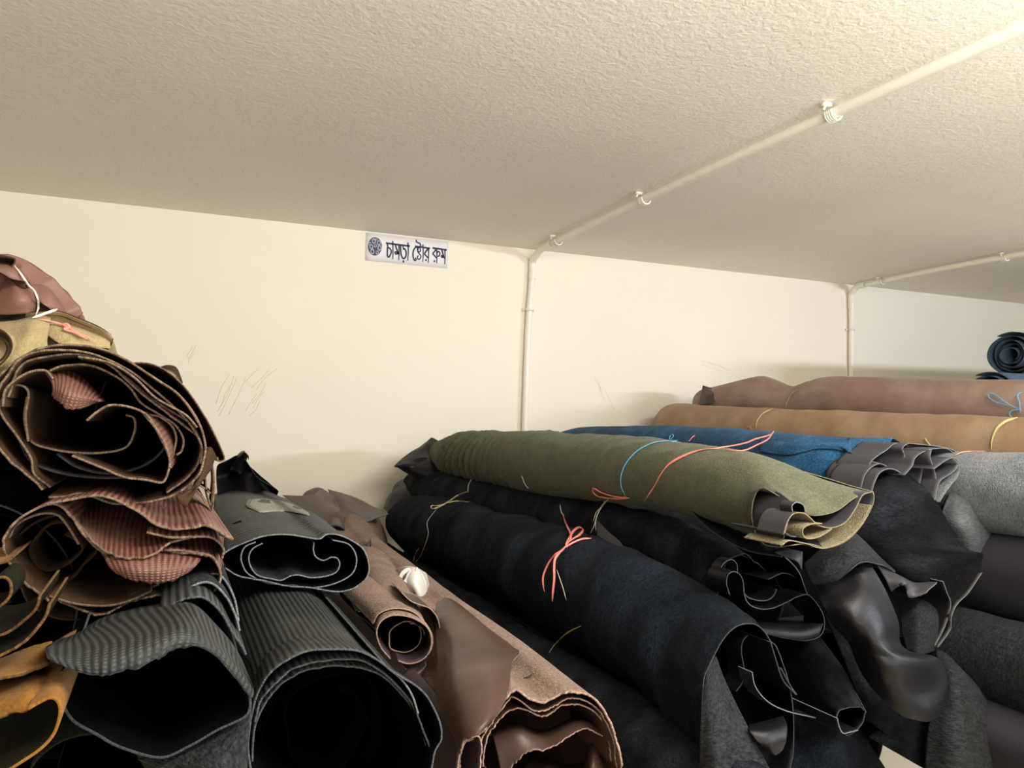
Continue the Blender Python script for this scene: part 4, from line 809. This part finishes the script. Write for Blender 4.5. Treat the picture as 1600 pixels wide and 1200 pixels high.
body('outer_hide', [(1102,634,26),(1130,630,28),(1160,624,30),(1190,618,30),(1212,622,28),(1240,630,26),(1265,626,30),(1295,620,31),(1340,623,34),(1450,630,38),(1600,640,46),(1720,648,50)], 2.35, .95, bn, t, nu=130, nv=220, amp=.003, wob=.02, a0=50, a1=410)
cap(t, [(1102,634,26),(1130,630,28),(1160,624,30),(1190,618,30),(1212,622,28),(1240,630,26),(1265,626,30),(1295,620,31),(1340,623,34),(1450,630,38),(1600,640,46),(1720,648,50)], 2.35, .95, bn)
drape('back_flap', [[(1098,602,2.3),(1108,605,2.28),(1126,610,2.26)], [(1095,618,2.28),(1108,616,2.24),(1135,613,2.2)], [(1092,634,2.27),(1110,630,2.22),(1150,620,2.18)]], [m['smooth_purple'], m['smooth_purple'], m['rim_dark']], t, nu=24, nv=24, flip=True)
brown = t

# far slate rolls, lying along the wall
def along(name_label, px, py, y, r, length, turns, mats):
    t = thing('leather_roll', name_label, 'leather roll', W(px, py, y)+np.array((.3, 0, -r)), 'slate blue rolls far right')
    c = W(px, py, y); s = seed(); P = []
    n = int(44*turns); a = np.linspace(0, 2*math.pi*turns, n)+1.0
    rr = np.linspace(r, r*.25, n)*(1+.04*noise2(np.cos(a)*1.4+a*.1, np.sin(a)*1.4, s))
    A = np.stack([np.full(n, c[0])+.01*np.sin(a*.7), c[1]+rr*np.cos(a), c[2]+rr*np.sin(a)], 1)
    B = A.copy(); B[:, 0] += length
    grid('outer_hide', [A, B], mats, t, n*2, 30, flip=False, amp=.002)
    return t
sl = [m['suede_slate'], m['suede_slate'], m['rim_dark']]
along('slate blue suede roll with spiral end at the far right edge, upper one', 1578, 554, 1.55, .088, 1.6, 4.5, sl)
along('slate blue suede roll lying under the spiral-ended slate roll', 1545, 618, 1.50, .085, 1.6, 4.5, sl)

# ================================================================ STRINGS, PAPER, PATCHES laid on the surfaces
bvh = BVHTree.FromPolygons(POLYV, POLYF)
def hit(px, py, off=.002, base=None):
    r = ray(px, py).normalized()
    p, n, i, d = bvh.ray_cast(Vector((0, 0, 0)), r)
    if p is None: return None
    if n.dot(r) > 0: n = -n
    return np.array(p+n*off-r*off)
def on(pts, off=.002, sub=5):
    """pixel path laid on whatever is there"""
    q = crv([(a, b, 0) for a, b in pts], len(pts)*sub)
    ds, rs = [], []
    for a, b, _ in q:
        p = hit(a, b, off); rr = np.array(ray(a, b).normalized())
        dd = np.linalg.norm(p) if p is not None else (ds[-1] if ds else 1.5)
        if ds and abs(dd-ds[-1]) > .12: dd = ds[-1]
        ds.append(dd); rs.append(rr)
    ds = np.array(ds); n = len(ds)
    mn = np.array([ds[max(0, i-2):i+3].min() for i in range(n)])
    sm = np.array([mn[max(0, i-2):i+3].mean() for i in range(n)])
    return [r_*d_ for r_, d_ in zip(rs, sm)]
def tie(parent, pts, r, mt, label=None, flat=.35, off=.003, name='tie', taper=True):
    P = on(pts, off)
    k = len(P)
    rr = [r*(1-.75*max(0, (abs(i/(k-1)*2-1)-.7)/.3)) if taper else r for i in range(k)]
    P = crv(P, k)
    o = tube(name, P, rr, M[mt], parent, sides=6, flat=flat, smoothp=False)
    if label: o['label'] = label
    return o
tie(brown_top, [(22,414),(34,430),(45,446),(54,455),(59,468),(60,480),(56,492)], .0009, 'string_white', 'white cord', 1, .005)
tie(brown_top, [(50,497),(70,490),(90,483)], .0013, 'string_white', 'white cord', 1, .005)
tie(sand_roll, [(60,498),(85,503),(100,508),(115,516),(130,524),(150,532)], .0010, 'plastic_pink', 'pink plastic tie')
tie(sand_roll, [(92,508),(104,506),(108,512),(100,514),(118,520),(136,530)], .0014, 'plastic_pink', 'pink plastic tie')
# olive roll ties
tie(olive, [(806,672),(790,682),(780,698),(776,715),(778,728)], .0013, 'string_white', 'white cord', 1)
tie(olive, [(1046,688),(1020,692),(995,705),(978,724),(970,745),(971,762),(977,774)], .0013, 'plastic_blue', 'pale blue cord', .8)
for q in ([(1030,664),(1036,676),(1046,687)], [(1046,687),(1052,682),(1050,678),(1046,686),(1060,688)], [(1044,688),(1050,690),(1058,689)]):
    tie(olive, q, .0012, 'plastic_blue', 'pale blue cord knot', .8)
tie(olive, [(1125,701),(1100,702),(1075,709),(1050,722),(1035,737),(1022,760),(1006,784)], .0022, 'plastic_pink', 'pink plastic tie', .3)
tie(olive, [(1112,701),(1140,697),(1165,692),(1180,686),(1195,682),(1206,678),(1209,673)], .0014, 'plastic_pink', 'pink plastic tie', .5)
tie(olive, [(1125,701),(1160,704),(1185,694),(1200,686),(1209,674)], .0012, 'plastic_pink', 'pink plastic tie', .5)
tie(blue, [(1076,690),(1082,683),(1086,680)], .001, 'plastic_pink', 'pink plastic tie')
# mid black
tie(mid_black, [(980,777),(960,776),(940,770),(928,763),(926,768),(935,776),(955,779),(975,777)], .0022, 'plastic_pink', 'pink plastic bow', .5, .006)
tie(mid_black, [(984,778),(960,780),(940,776)], .002, 'plastic_pink', 'pink plastic bow', .5, .005)
for q in ([(952,779),(940,790),(933,805),(928,822),(922,834)], [(950,780),(938,796),(931,812),(931,830)], [(944,782),(942,790),(932,800),(927,815)]):
    tie(mid_black, q, .0008, 'string_white', 'pale frayed string', 1, .004)
tie(mid_black, [(737,748),(732,758),(731,770)], .0009, 'string_white', 'white string', 1)
tie(mid_black, [(815,743),(820,756),(826,764)], .0009, 'string_white', 'white string', 1)
tie(mid_black, [(730,768),(715,774),(702,783),(690,790),(676,795),(674,790),(685,790),(700,785)], .0019, 'plastic_yellow', 'straw yellow bow', .5, .006)
tie(mid_black, [(698,786),(712,783),(732,784)], .0017, 'plastic_yellow', 'straw yellow bow', .5, .005)
# navy roll bow
tie(navy, [(875,788),(877,800),(882,806)], .0008, 'string_white', 'pale string', 1, .006)
tie(navy, [(879,803),(885,820),(892,835),(890,845),(884,850)], .0030, 'plastic_pink', 'pink plastic bow', .5, .008)
tie(navy, [(885,850),(895,842),(905,836),(911,828),(905,824),(896,830),(890,840),(884,850),(886,856)], .0026, 'plastic_pink', 'pink plastic bow', .5, .011)
tie(navy, [(882,856),(895,848),(910,842),(924,841)], .0018, 'plastic_pink', 'pink plastic bow', .5, .007)
tie(navy, [(888,848),(878,860),(866,868),(856,882),(849,900),(849,915),(851,925)], .0022, 'plastic_pink', 'pink plastic bow', .5, .007)
tie(navy, [(878,860),(868,872),(866,885),(866,905),(864,925),(863,940)], .0028, 'plastic_pink', 'pink plastic bow', .5, .007)
tie(navy, [(870,890),(875,905),(880,920),(885,938)], .0006, 'string_white', 'dark thread', 1, .004)
tie(navy, [(684,793),(672,808),(667,818),(669,835),(660,862),(655,872),(649,878)], .0007, 'string_white', 'thin string', 1, .004)
tie(low_black, [(646,877),(648,868),(652,860),(655,856)], .002, 'plastic_pink', 'pink plastic tie end', .6, .004)
tie(low_black, [(858,1020),(866,1008),(880,994),(893,985),(908,978)], .0012, 'plastic_yellow', 'straw yellow tie', .6, .004)
# tan and brown ties
tie(brown, [(1246,608),(1236,616),(1230,628),(1227,637)], .0022, 'plastic_yellow', 'pale yellow tie', .5)
tie(tan, [(1208,638),(1192,646),(1183,658),(1181,670)], .0024, 'plastic_yellow', 'pale yellow tie', .5)
tie(tan, [(1590,652),(1572,658),(1558,670),(1550,688),(1549,704)], .0042, 'plastic_yellow', 'pale yellow tie', .4)
tie(tan, [(1445,684),(1450,692),(1456,698)], .0034, 'plastic_yellow', 'pale yellow tie end', .5)
tie(tan, [(1165,671),(1170,666),(1175,672)], .0014, 'plastic_pink', 'pink tie end', .5)
tie(grey, [(1492,712),(1502,707),(1515,705),(1540,705)], .0012, 'plastic_pink', 'pink tie', .5)
for q in ([(1598,642),(1580,634),(1570,628),(1555,617),(1545,616),(1546,622),(1560,630),(1580,634)], [(1594,645),(1593,630),(1590,618),(1598,612)], [(1592,640),(1580,642),(1577,648),(1582,652)]):
    tie(brown, q, .0024, 'plastic_blue', 'light blue plastic bow', .7, .006)
# blue string by the taupe roll
tie(big_taupe, [(553,950),(560,962),(572,970),(585,982),(590,988)], .0012, 'plastic_deep_blue', 'blue string', .8, .004)

# patch on the upper black roll
def laid(name, rows, mats, parent, off=.002, nu=30, nv=10, th=.0012, flip=True):
    G = []
    for r in rows:
        q = crv([(a, b, 0) for a, b in r], nu); row = []; last = None
        for a, b, _ in q:
            p = hit(a, b, off); rr = np.array(ray(a, b).normalized())
            d_ = np.linalg.norm(p) if p is not None else 1e3
            if last is not None and abs(d_-last) > .05: d_ = last+np.clip(d_-last, -.012, .0)
            last = d_; row.append(rr*d_)
        G.append(row)
    return grid(name, G, mats, parent, nu, nv, th=th, flip=flip, cast=False)
laid('patch', [[(386,780),(415,779),(445,784),(466,792),(482,801)], [(384,790),(415,788),(445,791),(465,797),(483,803)], [(404,800),(425,799),(445,799),(465,801),(484,805)]], [m['emboss_patch']]*3, upper_black, off=.009)

# crumpled white plastic strip bundle
t = thing('plastic_wrapper', 'crumpled white plastic wrapper lying on the big taupe roll', 'wrapper', hit(645, 930, .004))
pl = [m['plastic_film']]*3
yb = float(hit(640, 915)[1])+.02
drape('sheet', [[(621,888,yb-.02),(635,886,yb-.05),(652,890,yb-.07),(662,900,yb-.04)], [(626,905,yb-.03),(640,896,yb-.07),(655,905,yb-.08),(665,915,yb-.05)], [(632,930,yb-.05),(642,912,yb-.08),(655,925,yb-.09),(661,932,yb-.07)], [(644,938,yb-.07),(650,925,yb-.08),(654,935,yb-.09),(660,938,yb-.08)]], pl, t, nu=40, nv=30, amp=.008, th=.0006, flip=True)
for q in ([(624,906),(630,895),(640,890),(636,905),(630,918)], [(632,905),(642,915),(650,938)], [(650,888),(660,900),(665,915),(660,935)]):
    P = [W(a, b, yb-.075) for a, b in q]
    tube('strip', P, .004, m['plastic_film'], t, sides=6, flat=.15)
t = thing('plastic_tag', 'small white plastic tag tucked beside the slim taupe suede roll', 'tag', W(556, 950, .95))
drape('sheet', [[(543,934,1.0),(552,928,.98),(565,926,.96),(568,932,.96)], [(549,942,.97),(556,940,.96),(563,942,.95),(566,942,.95)], [(556,955,.95),(559,955,.94),(562,956,.94),(563,954,.94)]], pl, t, nu=20, nv=14, th=.0008, flip=True)

laid('upper_flap', [[(1190,679),(1240,679),(1290,681),(1330,684)], [(1187,693),(1240,694),(1290,693),(1330,697)], [(1187,706),(1225,711),(1255,706),(1275,701),(1305,702),(1331,708)]], bl_, blue, off=.003, nu=80, nv=24, th=.0014)

# ================================================================ buried layers that carry the two stacks
proto = None
def buried(X, Z, y0, y1, label, group, rot=0):
    global proto
    if proto is None:
        proto = thing('leather_roll', label, 'leather roll', (0, 0, 0), group)
        body('outer_hide', [(0, .7, 0, .074), (0, 0, 0, .077), (0, -.7, 0, .076)], None, None, sb, proto, nu=70, nv=30, a0=50, a1=410, amp=.0015, wob=.02, cast=False)
        spiral('inner_spiral', (0, -.7, 0), .066, .015, 3, -.68, -.4, sb, proto, flip=True, cast=False)
        r = proto
    else:
        r = proto.copy(); COL.objects.link(r)
        for ch in list(proto.children):
            k = ch.copy(); COL.objects.link(k); k.parent = r
    r.location = (X, (y0+y1)/2, Z); r.scale = (1, (y1-y0)/1.4, 1)
    if rot: r.rotation_euler = (0, 0, rot)
    r['label'] = label; r['group'] = group; r['category'] = 'leather roll'
GB, LB = 'black rolls buried at the bottom of the right stack', 'plain black suede roll buried in the bottom layers of the right stack'
for X in (.55, .72, .89, 1.06):
    for Z in (-.81, -.97): buried(X, Z, .95, 2.3, LB, GB)
for X, top, k in ((1.23, -.46, 4), (1.40, -.60, 3), (1.60, -.23, 5), (1.87, -.235, 5), (2.08, -.13, 6)):
    for i in range(k):
        buried(X, top-.168*i if top-.168*i > -.97 else -.97, X/1.27+.14, 2.34, LB, GB)
GB2, LB2 = 'black rolls buried at the bottom of the left stack', 'plain black suede roll buried in the bottom layers of the left stack'
for X, top, k in ((-.62, -.42, 4), (-.45, -.42, 4), (-.28, -.44, 4), (-.11, -.46, 4), (.06, -.52, 3), (.24, -.60, 3)):
    for i in range(k): buried(X, top-.17*i, .85, 2.3, LB2, GB2)
for i in range(5):
    buried(3.75, -.215-.17*i, 0, 1.5, 'plain black suede roll buried under the two slate blue rolls', 'black rolls under the slate rolls', 0)
for o in list(COL.objects):
    if o.type == 'EMPTY' and o.get('group') == 'black rolls under the slate rolls':
        o.rotation_euler = (0, 0, -math.pi/2); o.location = (3.75, 1.52, o.location.z)
